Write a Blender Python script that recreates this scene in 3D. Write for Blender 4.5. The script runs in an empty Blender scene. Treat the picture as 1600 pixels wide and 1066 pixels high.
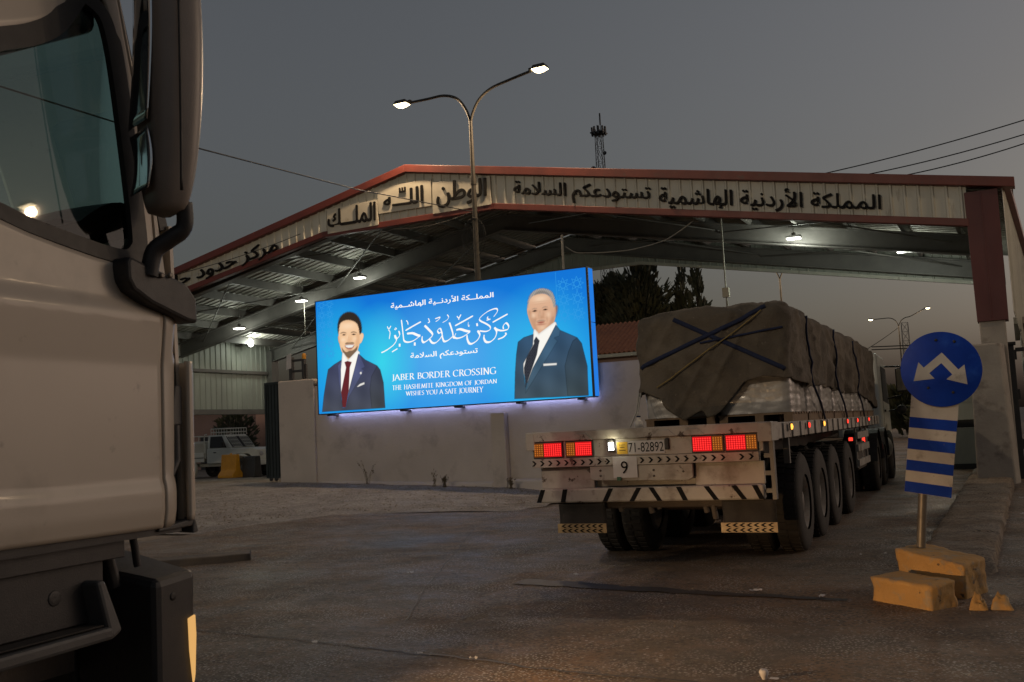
import bpy, bmesh, math, random
from math import sin, cos, pi, radians, sqrt, atan2
from mathutils import Vector, Matrix, noise
random.seed(7)
SC = bpy.context.scene
COL = SC.collection

# ------------------------------------------------------------------ camera
cam = bpy.data.cameras.new('camera'); camo = bpy.data.objects.new('camera', cam); COL.objects.link(camo)
cam.lens = 35.0; cam.sensor_width = 36.0; cam.clip_start = 0.05; cam.clip_end = 6000
YAW, TILT, ROLL = radians(26.8366), radians(5.2112), radians(2.8624)
_fh = Vector((-sin(YAW), cos(YAW), 0)); _r0 = Vector((cos(YAW), sin(YAW), 0)); _up = Vector((0, 0, 1))
_fw = _fh*cos(TILT) + _up*sin(TILT); _u0 = _up*cos(TILT) - _fh*sin(TILT)
_xi = _r0*cos(ROLL) - _u0*sin(ROLL); _yi = _r0*sin(ROLL) + _u0*cos(ROLL)
camo.matrix_world = Matrix(((_xi.x, _yi.x, -_fw.x, 0), (_xi.y, _yi.y, -_fw.y, 0), (_xi.z, _yi.z, -_fw.z, 1.45), (0, 0, 0, 1)))
cam.dof.use_dof = True; cam.dof.focus_distance = 13.0; cam.dof.aperture_fstop = 8.0
SC.camera = camo

# ------------------------------------------------------------------ dusk sky
W = bpy.data.worlds.new('World'); SC.world = W; W.use_nodes = True
_n = W.node_tree.nodes; _l = W.node_tree.links
_sky = _n.new('ShaderNodeTexSky'); _sky.sky_type = 'NISHITA'; _sky.sun_disc = False
_sky.sun_elevation = radians(2.7); _sky.sun_rotation = radians(43); _sky.air_density = 1.0; _sky.dust_density = 5.0; _sky.ozone_density = 1.5
_hsv = _n.new('ShaderNodeHueSaturation'); _hsv.inputs['Saturation'].default_value = 0.45
_tint = _n.new('ShaderNodeMixRGB'); _tint.blend_type = 'MULTIPLY'; _tint.inputs[0].default_value = 1; _tint.inputs[2].default_value = (1.0, 0.94, 0.93, 1)
_l.new(_sky.outputs[0], _hsv.inputs['Color']); _l.new(_hsv.outputs[0], _tint.inputs[1])
_bg = _n['Background']; _l.new(_tint.outputs[0], _bg.inputs[0]); _bg.inputs[1].default_value = 0.15
SC.view_settings.view_transform = 'Standard'; SC.view_settings.look = 'None'
SC.view_settings.exposure = 0.0; SC.view_settings.gamma = 1.0
SC.render.engine = 'CYCLES'; SC.cycles.use_denoising = True
SC.cycles.max_bounces = 8; SC.cycles.sample_clamp_indirect = 4.0; SC.cycles.caustics_reflective = False; SC.cycles.caustics_refractive = False
LAMP_WARM = (1.0, 0.70, 0.42); LAMP_PALE = (1.0, 0.80, 0.57); LAMP_WHITE = (0.93, 1.0, 0.86)

def lamp(name, kind, loc, power, color, parent=None, size=0.3, angle=165, aim=(0, 0, -1)):
    d = bpy.data.lights.new(name, kind); d.energy = power; d.color = color
    if kind == 'SPOT': d.spot_size = radians(angle); d.spot_blend = 0.6; d.shadow_soft_size = size
    elif kind == 'POINT': d.shadow_soft_size = size
    o = bpy.data.objects.new(name, d); COL.objects.link(o)
    o.location = loc; o.rotation_euler = Vector(aim).to_track_quat('-Z', 'Y').to_euler()
    if parent: o.parent = parent
    return o

# ------------------------------------------------------------------ helpers
class MB:
    def __init__(s): s.v = []; s.f = []; s.m = []; s.s = []; s.M = None
    def add(s, vs, fs, mi=0, smooth=False):
        b = len(s.v)
        for p in vs:
            p = Vector(p); s.v.append(s.M @ p if s.M else p)
        for f in fs: s.f.append([b+i for i in f]); s.m.append(mi); s.s.append(smooth)
        return s
    def hexa(s, p, mi=0):  # p: 4 bottom (ccw), 4 top
        return s.add(p, [(3, 2, 1, 0), (4, 5, 6, 7), (0, 1, 5, 4), (1, 2, 6, 5), (2, 3, 7, 6), (3, 0, 4, 7)], mi)
    def box(s, x0, x1, y0, y1, z0, z1, mi=0):
        return s.hexa([(x0, y0, z0), (x1, y0, z0), (x1, y1, z0), (x0, y1, z0), (x0, y0, z1), (x1, y0, z1), (x1, y1, z1), (x0, y1, z1)], mi)
    def bar(s, a, b, w, h, mi=0, up=(0, 0, 1)):  # rectangular bar from a to b
        a = Vector(a); b = Vector(b); d = (b-a).normalized(); u = Vector(up)
        if abs(d.dot(u)) > 0.98: u = Vector((0, 1, 0))
        r = d.cross(u).normalized()*(w/2); t = r.cross(d).normalized()*(h/2)
        return s.hexa([a-r-t, a+r-t, b+r-t, b-r-t, a-r+t, a+r+t, b+r+t, b-r+t], mi)
    def tube(s, pts, r, n=8, mi=0, caps=True):
        pts = [Vector(p) for p in pts]; N = len(pts); rs = r if isinstance(r, (list, tuple)) else [r]*N
        d0 = (pts[1]-pts[0]).normalized(); u = Vector((0, 0, 1)) if abs(d0.z) < 0.9 else Vector((1, 0, 0))
        vs = []
        for i, p in enumerate(pts):
            d = (pts[min(i+1, N-1)]-pts[max(i-1, 0)]).normalized()
            u = (u - d*u.dot(d)).normalized(); w = d.cross(u)
            for k in range(n):
                a = 2*pi*k/n; vs.append(p + (u*cos(a)+w*sin(a))*rs[i])
        fs = [(i*n+k, i*n+(k+1) % n, (i+1)*n+(k+1) % n, (i+1)*n+k) for i in range(N-1) for k in range(n)]
        b = len(s.v); s.add(vs, fs, mi, True)
        if caps: s.add([vs[k] for k in range(n)][::-1], [tuple(range(n))], mi); s.add(vs[-n:], [tuple(range(n))], mi)
        return s
    def lathe(s, prof, c, axis='x', n=32, mi=0, smooth=True):  # prof: (along, radius)
        c = Vector(c); vs = []
        for (a, r) in prof:
            for k in range(n):
                t = 2*pi*k/n
                q = (a, r*cos(t), r*sin(t)) if axis == 'x' else ((r*cos(t), a, r*sin(t)) if axis == 'y' else (r*cos(t), r*sin(t), a))
                vs.append(c+Vector(q))
        N = len(prof)
        fs = [(i*n+k, i*n+(k+1) % n, (i+1)*n+(k+1) % n, (i+1)*n+k) for i in range(N-1) for k in range(n)]
        return s.add(vs, fs, mi, smooth)
    def prism(s, poly, d0, d1, f, mi=0):  # poly 2D, f(u, v, d) -> point
        n = len(poly)
        vs = [f(u, v, d0) for u, v in poly] + [f(u, v, d1) for u, v in poly]
        return s.add(vs, [tuple(range(n))[::-1], tuple(range(n, 2*n))] + [(i, (i+1) % n, n+(i+1) % n, n+i) for i in range(n)], mi)
    def grid(s, fn, nu, nv, mi=0, smooth=True, flip=False):
        vs = [fn(i/nu, j/nv) for j in range(nv+1) for i in range(nu+1)]
        fs = [(j*(nu+1)+i, j*(nu+1)+i+1, (j+1)*(nu+1)+i+1, (j+1)*(nu+1)+i) for j in range(nv) for i in range(nu)]
        if flip: fs = [f[::-1] for f in fs]
        return s.add(vs, fs, mi, smooth)
    def build(s, name, mats, parent=None, bevel=0, label=None, recalc=True, weld=False, solid=0):
        me = bpy.data.meshes.new(name); me.from_pydata([tuple(p) for p in s.v], [], s.f)
        for m in (mats if isinstance(mats, (list, tuple)) else [mats]): me.materials.append(m)
        me.polygons.foreach_set('material_index', s.m); me.polygons.foreach_set('use_smooth', s.s)
        if recalc or weld:
            bm = bmesh.new(); bm.from_mesh(me)
            if weld: bmesh.ops.remove_doubles(bm, verts=bm.verts, dist=1e-4)
            if recalc: bmesh.ops.recalc_face_normals(bm, faces=bm.faces)
            bm.to_mesh(me); bm.free()
        o = bpy.data.objects.new(name, me); COL.objects.link(o)
        if parent: o.parent = parent
        if bevel:
            b = o.modifiers.new('bevel', 'BEVEL'); b.width = bevel; b.segments = 2; b.limit_method = 'ANGLE'
        if solid:
            b = o.modifiers.new('solid', 'SOLIDIFY'); b.thickness = solid; b.offset = 0
        if label: o['label'] = label
        return o

def tag(o, label, cat, group=None, kind=None):
    o['label'] = label; o['category'] = cat
    if group: o['group'] = group
    if kind: o['kind'] = kind
    return o
def thing(name, label, cat, loc=(0, 0, 0), rz=0, group=None):
    o = bpy.data.objects.new(name, None); COL.objects.link(o); o.location = loc; o.rotation_euler = (0, 0, rz); o.empty_display_size = 0.2
    return tag(o, label, cat, group)
def copy_tree(o, parent=None):
    c = o.copy(); COL.objects.link(c); c.parent = parent
    for ch in list(o.children): copy_tree(ch, c)
    return c

# ------------------------------------------------------------------ materials
def pmat(name, c1, c2=None, scale=4.0, rough=0.6, bump=0.0, bscale=30.0, metal=0.0, spots=None, stretch=(1, 1, 1), detail=6, spec=0.5, contrast=(0.35, 0.68), coat=0):
    m = bpy.data.materials.new(name); m.use_nodes = True; nt = m.node_tree; N = nt.nodes; L = nt.links
    P = N['Principled BSDF']; P.inputs['Roughness'].default_value = rough; P.inputs['Metallic'].default_value = metal
    P.inputs['Specular IOR Level'].default_value = spec
    if coat: P.inputs['Coat Weight'].default_value = coat; P.inputs['Coat Roughness'].default_value = 0.12
    tc = N.new('ShaderNodeTexCoord'); mp = N.new('ShaderNodeMapping'); mp.inputs['Scale'].default_value = stretch; L.new(tc.outputs['Object'], mp.inputs[0])
    c1 = tuple(c1)+(1,); c2 = tuple(c2)+(1,) if c2 else tuple(x*0.72 for x in c1[:3])+(1,)
    def nz(sc, det=6, vec=mp):
        t = N.new('ShaderNodeTexNoise'); t.inputs['Scale'].default_value = sc; t.inputs['Detail'].default_value = det; t.inputs['Roughness'].default_value = 0.62
        L.new(vec.outputs[0], t.inputs['Vector']); return t
    def ramp(src, a, b):
        r = N.new('ShaderNodeMapRange'); r.inputs[1].default_value = a; r.inputs[2].default_value = b; L.new(src.outputs[0], r.inputs[0]); return r
    mix = N.new('ShaderNodeMixRGB'); mix.inputs[1].default_value = c1; mix.inputs[2].default_value = c2
    r1 = ramp(nz(scale, detail), *contrast); L.new(r1.outputs[0], mix.inputs[0]); out = mix
    if spots:
        for (col, sc, a, b) in spots:
            mx = N.new('ShaderNodeMixRGB'); mx.inputs[2].default_value = tuple(col)+(1,)
            rr = ramp(nz(sc, 8), a, b); L.new(rr.outputs[0], mx.inputs[0]); L.new(out.outputs[0], mx.inputs[1]); out = mx
    L.new(out.outputs[0], P.inputs['Base Color'])
    rg = N.new('ShaderNodeMapRange'); rg.inputs[3].default_value = max(0.02, rough-0.09); rg.inputs[4].default_value = min(1, rough+0.09)
    L.new(nz(scale*3.1).outputs[0], rg.inputs[0]); L.new(rg.outputs[0], P.inputs['Roughness'])
    if bump:
        b = N.new('ShaderNodeBump'); b.inputs['Strength'].default_value = min(1, bump); b.inputs['Distance'].default_value = 0.02
        L.new(nz(bscale, 8).outputs[0], b.inputs['Height']); L.new(b.outputs[0], P.inputs['Normal'])
    return m
def emat(name, col, strength=1.0, sample=False):
    m = bpy.data.materials.new(name); m.use_nodes = True; nt = m.node_tree
    nt.nodes.remove(nt.nodes['Principled BSDF']); e = nt.nodes.new('ShaderNodeEmission')
    e.inputs[0].default_value = tuple(col)+(1,); e.inputs[1].default_value = strength
    nt.links.new(e.outputs[0], nt.nodes['Material Output'].inputs[0])
    if not sample: m.cycles.emission_sampling = 'NONE'
    return m
def glassmat(name, tint, refl=0.5, rough=0.02):
    m = bpy.data.materials.new(name); m.use_nodes = True; nt = m.node_tree; N = nt.nodes; N.remove(N['Principled BSDF'])
    t = N.new('ShaderNodeBsdfTransparent'); t.inputs[0].default_value = tuple(tint)+(1,)
    g = N.new('ShaderNodeBsdfGlossy'); g.inputs[1].default_value = rough; g.inputs[0].default_value = (1, 1, 1, 1)
    lw = N.new('ShaderNodeFresnel'); lw.inputs[0].default_value = 1.45
    mu = N.new('ShaderNodeMath'); mu.operation = 'MULTIPLY'; mu.inputs[1].default_value = refl; nt.links.new(lw.outputs[0], mu.inputs[0])
    mx = N.new('ShaderNodeMixShader'); nt.links.new(mu.outputs[0], mx.inputs[0]); nt.links.new(t.outputs[0], mx.inputs[1]); nt.links.new(g.outputs[0], mx.inputs[2])
    nt.links.new(mx.outputs[0], N['Material Output'].inputs[0]); return m
S = lambda r, g, b: tuple(((c/255+0.055)/1.055)**2.4 if c > 10 else c/255/12.92 for c in (r, g, b))  # printed colours from 8-bit values

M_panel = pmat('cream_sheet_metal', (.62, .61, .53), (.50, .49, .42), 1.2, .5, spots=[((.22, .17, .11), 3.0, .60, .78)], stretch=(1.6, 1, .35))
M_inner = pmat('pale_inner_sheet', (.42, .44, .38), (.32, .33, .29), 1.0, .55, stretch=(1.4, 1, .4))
M_red = pmat('oxide_red_trim', (.165, .034, .024), (.11, .025, .020), 1.5, .5, spots=[((.09, .05, .04), 5, .62, .75)])
M_redclad = pmat('maroon_cladding', (.13, .028, .028), (.085, .02, .022), 1.1, .55, stretch=(1, 1, .4))
M_roof = pmat('galvanised_roof_sheet', (.40, .39, .35), (.30, .29, .26), .8, .55)
M_steel = pmat('grey_painted_steel', (.16, .152, .14), (.12, .115, .107), 2, .5)
M_dsteel = pmat('dark_steel', (.045, .045, .048), (.03, .03, .03), 3, .5)
M_black = pmat('black_lettering', (.010, .010, .011), (.016, .016, .016), 6, .8, spec=.12)
M_board = pmat('ivory_sign_board', (.58, .55, .46), (.47, .44, .36), 1.5, .5, spots=[((.28, .22, .14), 2.5, .62, .8)])
M_wall = pmat('dusty_render', (.60, .535, .48), (.50, .445, .40), .7, .88, .25, 18, spots=[((.30, .26, .235), 1.1, .56, .78), ((.5, .47, .44), 7, .66, .72)])
M_conc = pmat('weathered_concrete', (.45, .41, .36), (.33, .30, .265), 1.3, .88, .35, 14, spots=[((.15, .125, .11), 2.2, .56, .74)])
M_pole = pmat('galvanised_pole', (.22, .20, .17), (.15, .13, .11), 6, .45, metal=.4)
M_lamppost = pmat('dull_lamp_post', (.085, .076, .062), (.06, .054, .045), 6, .6, metal=.2)
M_rubber = pmat('dusty_rubber', (.022, .020, .019), (.042, .036, .031), 5, .82, .2, 60)
M_rim = pmat('dirty_rim', (.16, .15, .14), (.09, .08, .07), 7, .6, spots=[((.10, .05, .03), 9, .55, .7)])
M_trailer = pmat('chipped_white_trailer_paint', (.46, .43, .385), (.34, .31, .275), 2.4, .55, .1, 30, spots=[((.16, .125, .10), 2.6, .52, .72), ((.20, .17, .15), 9, .58, .7), ((.06, .036, .026), 6.5, .615, .65)])
M_chassis = pmat('grimy_chassis', (.07, .06, .055), (.11, .085, .065), 4, .75, .3, 25)
M_tarp = pmat('brown_canvas', (.125, .102, .075), (.08, .066, .05), 2.2, .88, .6, 40, spots=[((.18, .15, .11), 1.3, .52, .75), ((.05, .042, .034), 3.1, .58, .7), ((.22, .19, .15), 14, .66, .75)])
M_tarpside = M_tarp
M_strap = pmat('blue_webbing', (.011, .019, .06), (.008, .014, .042), 12, .85)
M_rope = pmat('yellow_rope', (.28, .2, .06), (.2, .14, .05), 20, .8)
M_wrap = pmat('stretch_film', (.40, .38, .355), (.27, .255, .24), 3, .34, .4, 11, stretch=(1, 1, .5), spec=.6, coat=.15)
M_pallet = pmat('pallet_wood', (.22, .15, .09), (.14, .09, .055), 8, .8)
M_cab = pmat('cream_truck_paint', (.50, .445, .375), (.46, .41, .345), .8, .40, spots=[((.33, .29, .245), 1.6, .55, .80), ((.27, .235, .20), 9, .64, .76)], coat=.12)
M_plast = pmat('black_plastic', (.018, .018, .02), (.028, .027, .028), 9, .5, .12, 160)
M_mirh = pmat('mirror_housing_plastic', (.27, .235, .21), (.21, .19, .17), 3, .38, .1, 150)
M_gask = pmat('rubber_gasket', (.014, .013, .013), (.02, .019, .018), 9, .55)
M_grey = pmat('grey_plastic', (.085, .085, .085), (.06, .06, .06), 6, .55, .1, 120)
M_mirror = pmat('mirror_silver', (.75, .78, .8), (.7, .73, .75), 1, .06, metal=1)
M_glass = glassmat('tinted_cab_glass', (.62, .93, .84), 1.0)
M_wind = glassmat('windscreen_glass', (.8, .86, .84), .6)
M_blue = pmat('blue_reflective_sheet', (.008, .055, .44), (.007, .04, .32), 3, .42, .05, 60, spots=[((.02, .09, .50), 5, .55, .72), ((.20, .17, .14), 17, .70, .74)], spec=.2)
M_white = pmat('white_reflective_sheet', (.62, .58, .52), (.5, .46, .42), 5, .4, .05, 60, spots=[((.3, .25, .2), 8, .58, .76), ((.12, .08, .05), 22, .69, .73)])
M_yellow = pmat('worn_yellow_paint', (.58, .33, .11), (.48, .28, .10), 3, .82, .6, 22, spots=[((.24, .175, .12), 4.5, .56, .66), ((.42, .31, .19), 9, .53, .64), ((.10, .075, .055), 13, .64, .70)])
M_tile = pmat('clay_roof_tile', (.50, .20, .10), (.36, .14, .08), 5, .85, .5, 12)
M_leaf = [pmat('dark_needles', (.06, .07, .04), (.04, .05, .03), 1.2, .8), pmat('olive_needles', (.085, .09, .05), (.06, .065, .04), 1.2, .8), pmat('light_foliage', (.085, .09, .04), (.06, .065, .03), 1.5, .8)]
M_bark = pmat('brown_bark', (.10, .075, .055), (.06, .045, .035), 6, .9, .6, 20)
M_orange = pmat('orange_plastic', (.72, .33, .02), (.6, .26, .02), 4, .5)
M_pick = pmat('cream_vehicle_paint', (.78, .77, .68), (.70, .69, .60), 1.5, .35, coat=.2)
M_paper = pmat('white_paper', (.62, .60, .60), (.55, .53, .53), 3, .8)
M_gate = pmat('dark_green_sheet', (.022, .032, .034), (.014, .02, .022), 2, .55)
M_pink = pmat('pink_plaster', (.42, .27, .22), (.34, .22, .18), 1, .9)
M_cable = pmat('black_cable', (.012, .012, .012), (.02, .02, .02), 5, .6)
M_wcable = pmat('pale_cable', (.42, .4, .34), (.3, .28, .24), 5, .6)
M_weed = pmat('dry_weed', (.16, .12, .07), (.10, .08, .045), 6, .9)
M_stone = pmat('dusty_stone', (.25, .20, .15), (.17, .14, .11), 6, .9, .4, 30)
E_white = emat('white_lamp', (1, .97, .88), 14); E_warm = emat('warm_lamp', (1, .80, .46), 12)
E_red = emat('red_led', (1, .035, .03), 1.6); E_redg = emat('red_lens_glow', (.62, .010, .012), .95); E_amb = emat('amber_marker', (1, .42, .06), 2.2); E_ambd = emat('amber_lens_dim', (.30, .075, .012), .55)
E_redm = emat('red_marker', (1, .05, .03), 1.6)

def groundmat(name, base, second, third, sp_col, sp_amt, rough, big=.35, bump=.5):
    m = bpy.data.materials.new(name); m.use_nodes = True; nt = m.node_tree; N = nt.nodes; L = nt.links; P = N['Principled BSDF']
    tc = N.new('ShaderNodeTexCoord')
    def nz(sc, det=8, ro=.62, dist=0):
        t = N.new('ShaderNodeTexNoise'); t.inputs['Scale'].default_value = sc; t.inputs['Detail'].default_value = det; t.inputs['Roughness'].default_value = ro; t.inputs['Distortion'].default_value = dist
        L.new(tc.outputs['Object'], t.inputs['Vector']); return t
    def mr(src, a, b, c=0, d=1):
        r = N.new('ShaderNodeMapRange'); r.inputs[1].default_value = a; r.inputs[2].default_value = b; r.inputs[3].default_value = c; r.inputs[4].default_value = d
        L.new(src.outputs[0], r.inputs[0]); return r
    def mixc(fac, a, col):
        x = N.new('ShaderNodeMixRGB'); L.new(fac.outputs[0], x.inputs[0])
        if isinstance(a, tuple): x.inputs[1].default_value = a+(1,)
        else: L.new(a.outputs[0], x.inputs[1])
        x.inputs[2].default_value = col+(1,); return x
    c = mixc(mr(nz(big, 8, .6, .8), .42, .58), base, second); c = mixc(mr(nz(big*.45, 6, .6, 1.2), .46, .60, 0, .75), c, third)
    c = mixc(mr(nz(big*2.3, 8, .68, .6), .47, .62), c, third)
    c = mixc(mr(nz(4, 8, .78), .50, .64, 0, .7), c, tuple(x*1.4 for x in third))
    c = mixc(mr(nz(8, 8, .8), .51, .62, 0, .85), c, tuple(x*.48 for x in base))
    c = mixc(mr(nz(24, 5, .8), .53, .63, 0, .85), c, tuple(x*.42 for x in base))
    def dots(sc, r_, amt, col, c):
        v = N.new('ShaderNodeTexVoronoi'); v.voronoi_dimensions = '2D'; v.inputs['Scale'].default_value = sc; v.inputs['Randomness'].default_value = 1; L.new(tc.outputs['Object'], v.inputs['Vector'])
        d = mr(v, r_, r_*.6, 0, 1); g_ = mr(nz(.9+sc*.02, 5, .7), .44, .60, 0, amt); mu = N.new('ShaderNodeMath'); mu.operation = 'MULTIPLY'; L.new(d.outputs[0], mu.inputs[0]); L.new(g_.outputs[0], mu.inputs[1]); return mixc(mu, c, col)
    c = mixc(mr(nz(15, 5, .8), .54, .63, 0, .6), c, tuple(min(.6, x*1.75) for x in base))
    c = dots(30, .24, 1, sp_col, c); c = dots(5, .065, 1, sp_col, c); c = dots(12, .15, sp_amt, tuple(x*.8 for x in sp_col), c); c = dots(21, .30, 1, tuple(x*.28 for x in base), c); c = dots(7, .17, .9, tuple(x*.33 for x in base), c)
    L.new(c.outputs[0], P.inputs['Base Color'])
    rg = mr(nz(big*1.6, 6, .7), .38, .60, rough-.24, rough+.16); L.new(rg.outputs[0], P.inputs['Roughness'])
    ad = N.new('ShaderNodeMath'); ad.operation = 'MULTIPLY_ADD'; L.new(nz(6, 8).outputs[0], ad.inputs[0]); ad.inputs[1].default_value = 1.6; L.new(nz(45, 6, .75).outputs[0], ad.inputs[2])
    b = N.new('ShaderNodeBump'); b.inputs['Strength'].default_value = bump; b.inputs['Distance'].default_value = .05; L.new(ad.outputs[0], b.inputs['Height']); L.new(b.outputs[0], P.inputs['Normal'])
    return m
M_ground = groundmat('dry_dirt', (.19, .15, .115), (.15, .115, .088), (.24, .195, .15), (.42, .38, .33), .5, .9)
M_road = groundmat('dusty_asphalt', (.155, .118, .087), (.098, .080, .066), (.262, .158, .086), (.62, .59, .56), .75, .56, .30, 1.0)  # bright dots: pale aggregate, and glints painted into the colour
M_gravel = groundmat('pale_gravel', (.33, .295, .265), (.25, .22, .195), (.41, .37, .33), (.06, .05, .045), .8, .85, .6, .9)
M_slab = groundmat('worn_kerb_concrete', (.22, .175, .13), (.15, .12, .09), (.26, .20, .145), (.40, .34, .27), .4, .85, .9, .6)

# ------------------------------------------------------------------ terrain
def sstep(a, b, x):
    t = min(1, max(0, (x-a)/(b-a))); return t
def gz(x, y):
    a = sstep(-8, -17.5, x)**0.7 * sstep(12, 19.5, y); a *= 1 - 0.8*sstep(22, 33, y)
    far = 1-sstep(60, 200, max(abs(x), abs(y)))
    return .47*a*far
def nonuni(lo, hi, step, far):
    a = []; x = lo
    while x <= hi+1e-6: a.append(x); x += step
    return [-f for f in far[::-1]] + a + list(far)
_xs = nonuni(-48, 26, .5, (60, 110, 250, 700, 2500)); _ys = nonuni(-20, 48, .5, (60, 110, 250, 700, 2500))
g = MB(); nx = len(_xs)
g.add([(x, y, gz(x, y)+(.02*noise.noise((x*.9, y*.9, 0)) if abs(x) < 48 and y < 48 else 0)-.012) for y in _ys for x in _xs],
      [(j*nx+i, j*nx+i+1, (j+1)*nx+i+1, (j+1)*nx+i) for j in range(len(_ys)-1) for i in range(nx-1)], 0, True)
tag(g.build('ground', M_ground), 'dusty bare ground around the crossing', 'ground', kind='structure')
# asphalt apron with a ragged edge towards the gravel
edge = [(-30, 8.6), (-14, 10.4), (-12.6, 11.6), (-12.2, 12.8), (-11.9, 13.9), (-11.2, 15.0), (-9.6, 15.5), (-8.5, 15.9), (-8.2, 17.0), (-7.9, 19.5), (-7.4, 24), (-7.0, 34), (-6.5, 60)]
def edge_x(y):
    if y <= edge[0][1]: return -30
    for (x0, y0), (x1, y1) in zip(edge, edge[1:]):
        if y0 <= y <= y1: return x0+(x1-x0)*(y-y0)/(y1-y0)
    return -6.5
r = MB(); NV = 260; NU = 110
def roadp(u, v):
    y = -18+78*v**1.25; xl = edge_x(y)+.22*noise.noise((y*2.1, 3, 0))+.08*noise.noise((y*7, 9, 0)); x = xl+(14-xl)*u
    return (x, y, gz(x, y)+.014+.022*noise.noise((x*.5, y*.5, 4))+.006*noise.noise((x*2.3, y*2.3, 1)))
r.grid(roadp, NU, NV); tag(r.build('road', M_road), 'dusty worn asphalt road leading under the canopy', 'road', kind='structure')
gv = MB()
def gravp(u, v):
    y = 12.4+7.7*v; a = -40; b = edge_x(y)+.12+.3*noise.noise((y*1.7, 8, 0)); x = a+(b-a)*u
    return (x, y, gz(x, y)+.022+.03*noise.noise((x*1.3, y*1.3, 7)))
gv.grid(gravp, 120, 50); tag(gv.build('gravel_verge', M_gravel), 'pale stony gravel strip in front of the long wall', 'gravel', kind='structure')
# raised traffic island, kerb stones with dips
isl = MB()
def islp(u, v):
    y = 9.55+15.2*v; xl = -.98-.10*v+.03*noise.noise((y*3, 0, 0)); xr = -.33+.12*v+.04*noise.noise((y*4, 5, 0))
    prof = [(0, 0), (.02, .12), (.10, .145), (.5, .15), (.86, .15), (.97, .13), (1, 0)]
    k = u*(len(prof)-1); i = min(int(k), len(prof)-2); t = k-i
    px = prof[i][0]+(prof[i+1][0]-prof[i][0])*t; pz = prof[i][1]+(prof[i+1][1]-prof[i][1])*t
    notch = -.02 if (y*1.35) % 1 < .07 and pz > .05 else 0
    e = min(1, v*30)
    return (xl+(xr-xl)*px, y, pz*e+notch+.02*noise.noise((px*4, y*2.2, 2))*(pz > .05)-.01)
isl.grid(islp, 24, 240); tag(isl.build('traffic_island', M_slab), 'narrow raised kerb island running back to the maroon column', 'traffic island', kind='structure')
# cracks, dark strip
def seam(pts, w, name, label, mt):
    b = MB(); P_ = []
    for (x0, y0), (x1, y1) in zip(pts, pts[1:]):
        for k in range(12): t = k/12; P_.append((x0+(x1-x0)*t+.03*noise.noise((x0+t*9, y0, 1)), y0+(y1-y0)*t+.05*noise.noise((x0+t*7, y0, 5))))
    n = len(P_); vs = []
    for i, (x, y) in enumerate(P_):
        f_ = w[0]+(w[1]-w[0])*i/n; f_ *= 1+.5*noise.noise((i*.7, 2, 2))
        for sgn in (-1, 1):
            yy = y+sgn*f_/2; vs.append((x, yy, roadz(x, yy)+.007))
    b.add(vs, [(2*i, 2*i+2, 2*i+3, 2*i+1) for i in range(n-1)]); return tag(b.build(name, mt), label, 'road seam', kind='structure')
def roadz(x, y): return gz(x, y)+.014+.022*noise.noise((x*.5, y*.5, 4))+.006*noise.noise((x*2.3, y*2.3, 1))
M_darkseam = pmat('dark_seam', (.03, .028, .027), (.045, .04, .036), 6, .6, .3, 30)
seam([(-4.4, 8.62), (-3.6, 8.50), (-2.5, 8.34), (-1.25, 8.2)], (.30, .09), 'dark_strip', 'dark strip across the road behind the flatbed', M_darkseam)  # near-black strip, narrowing to the right
seam([(-6.2, 6.0), (-4.75, 5.87), (-3.6, 5.69), (-2.47, 5.5), (-.8, 5.45)], (.018, .03), 'road_crack', 'thin dark crack in the near asphalt', M_darkseam)
seam([(-7.5, 13.2), (-6.1, 10.2), (-5.1, 8.0), (-4.4, 6.6)], (.015, .03), 'road_crack', 'long thin crack running away across the asphalt', M_darkseam)
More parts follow.
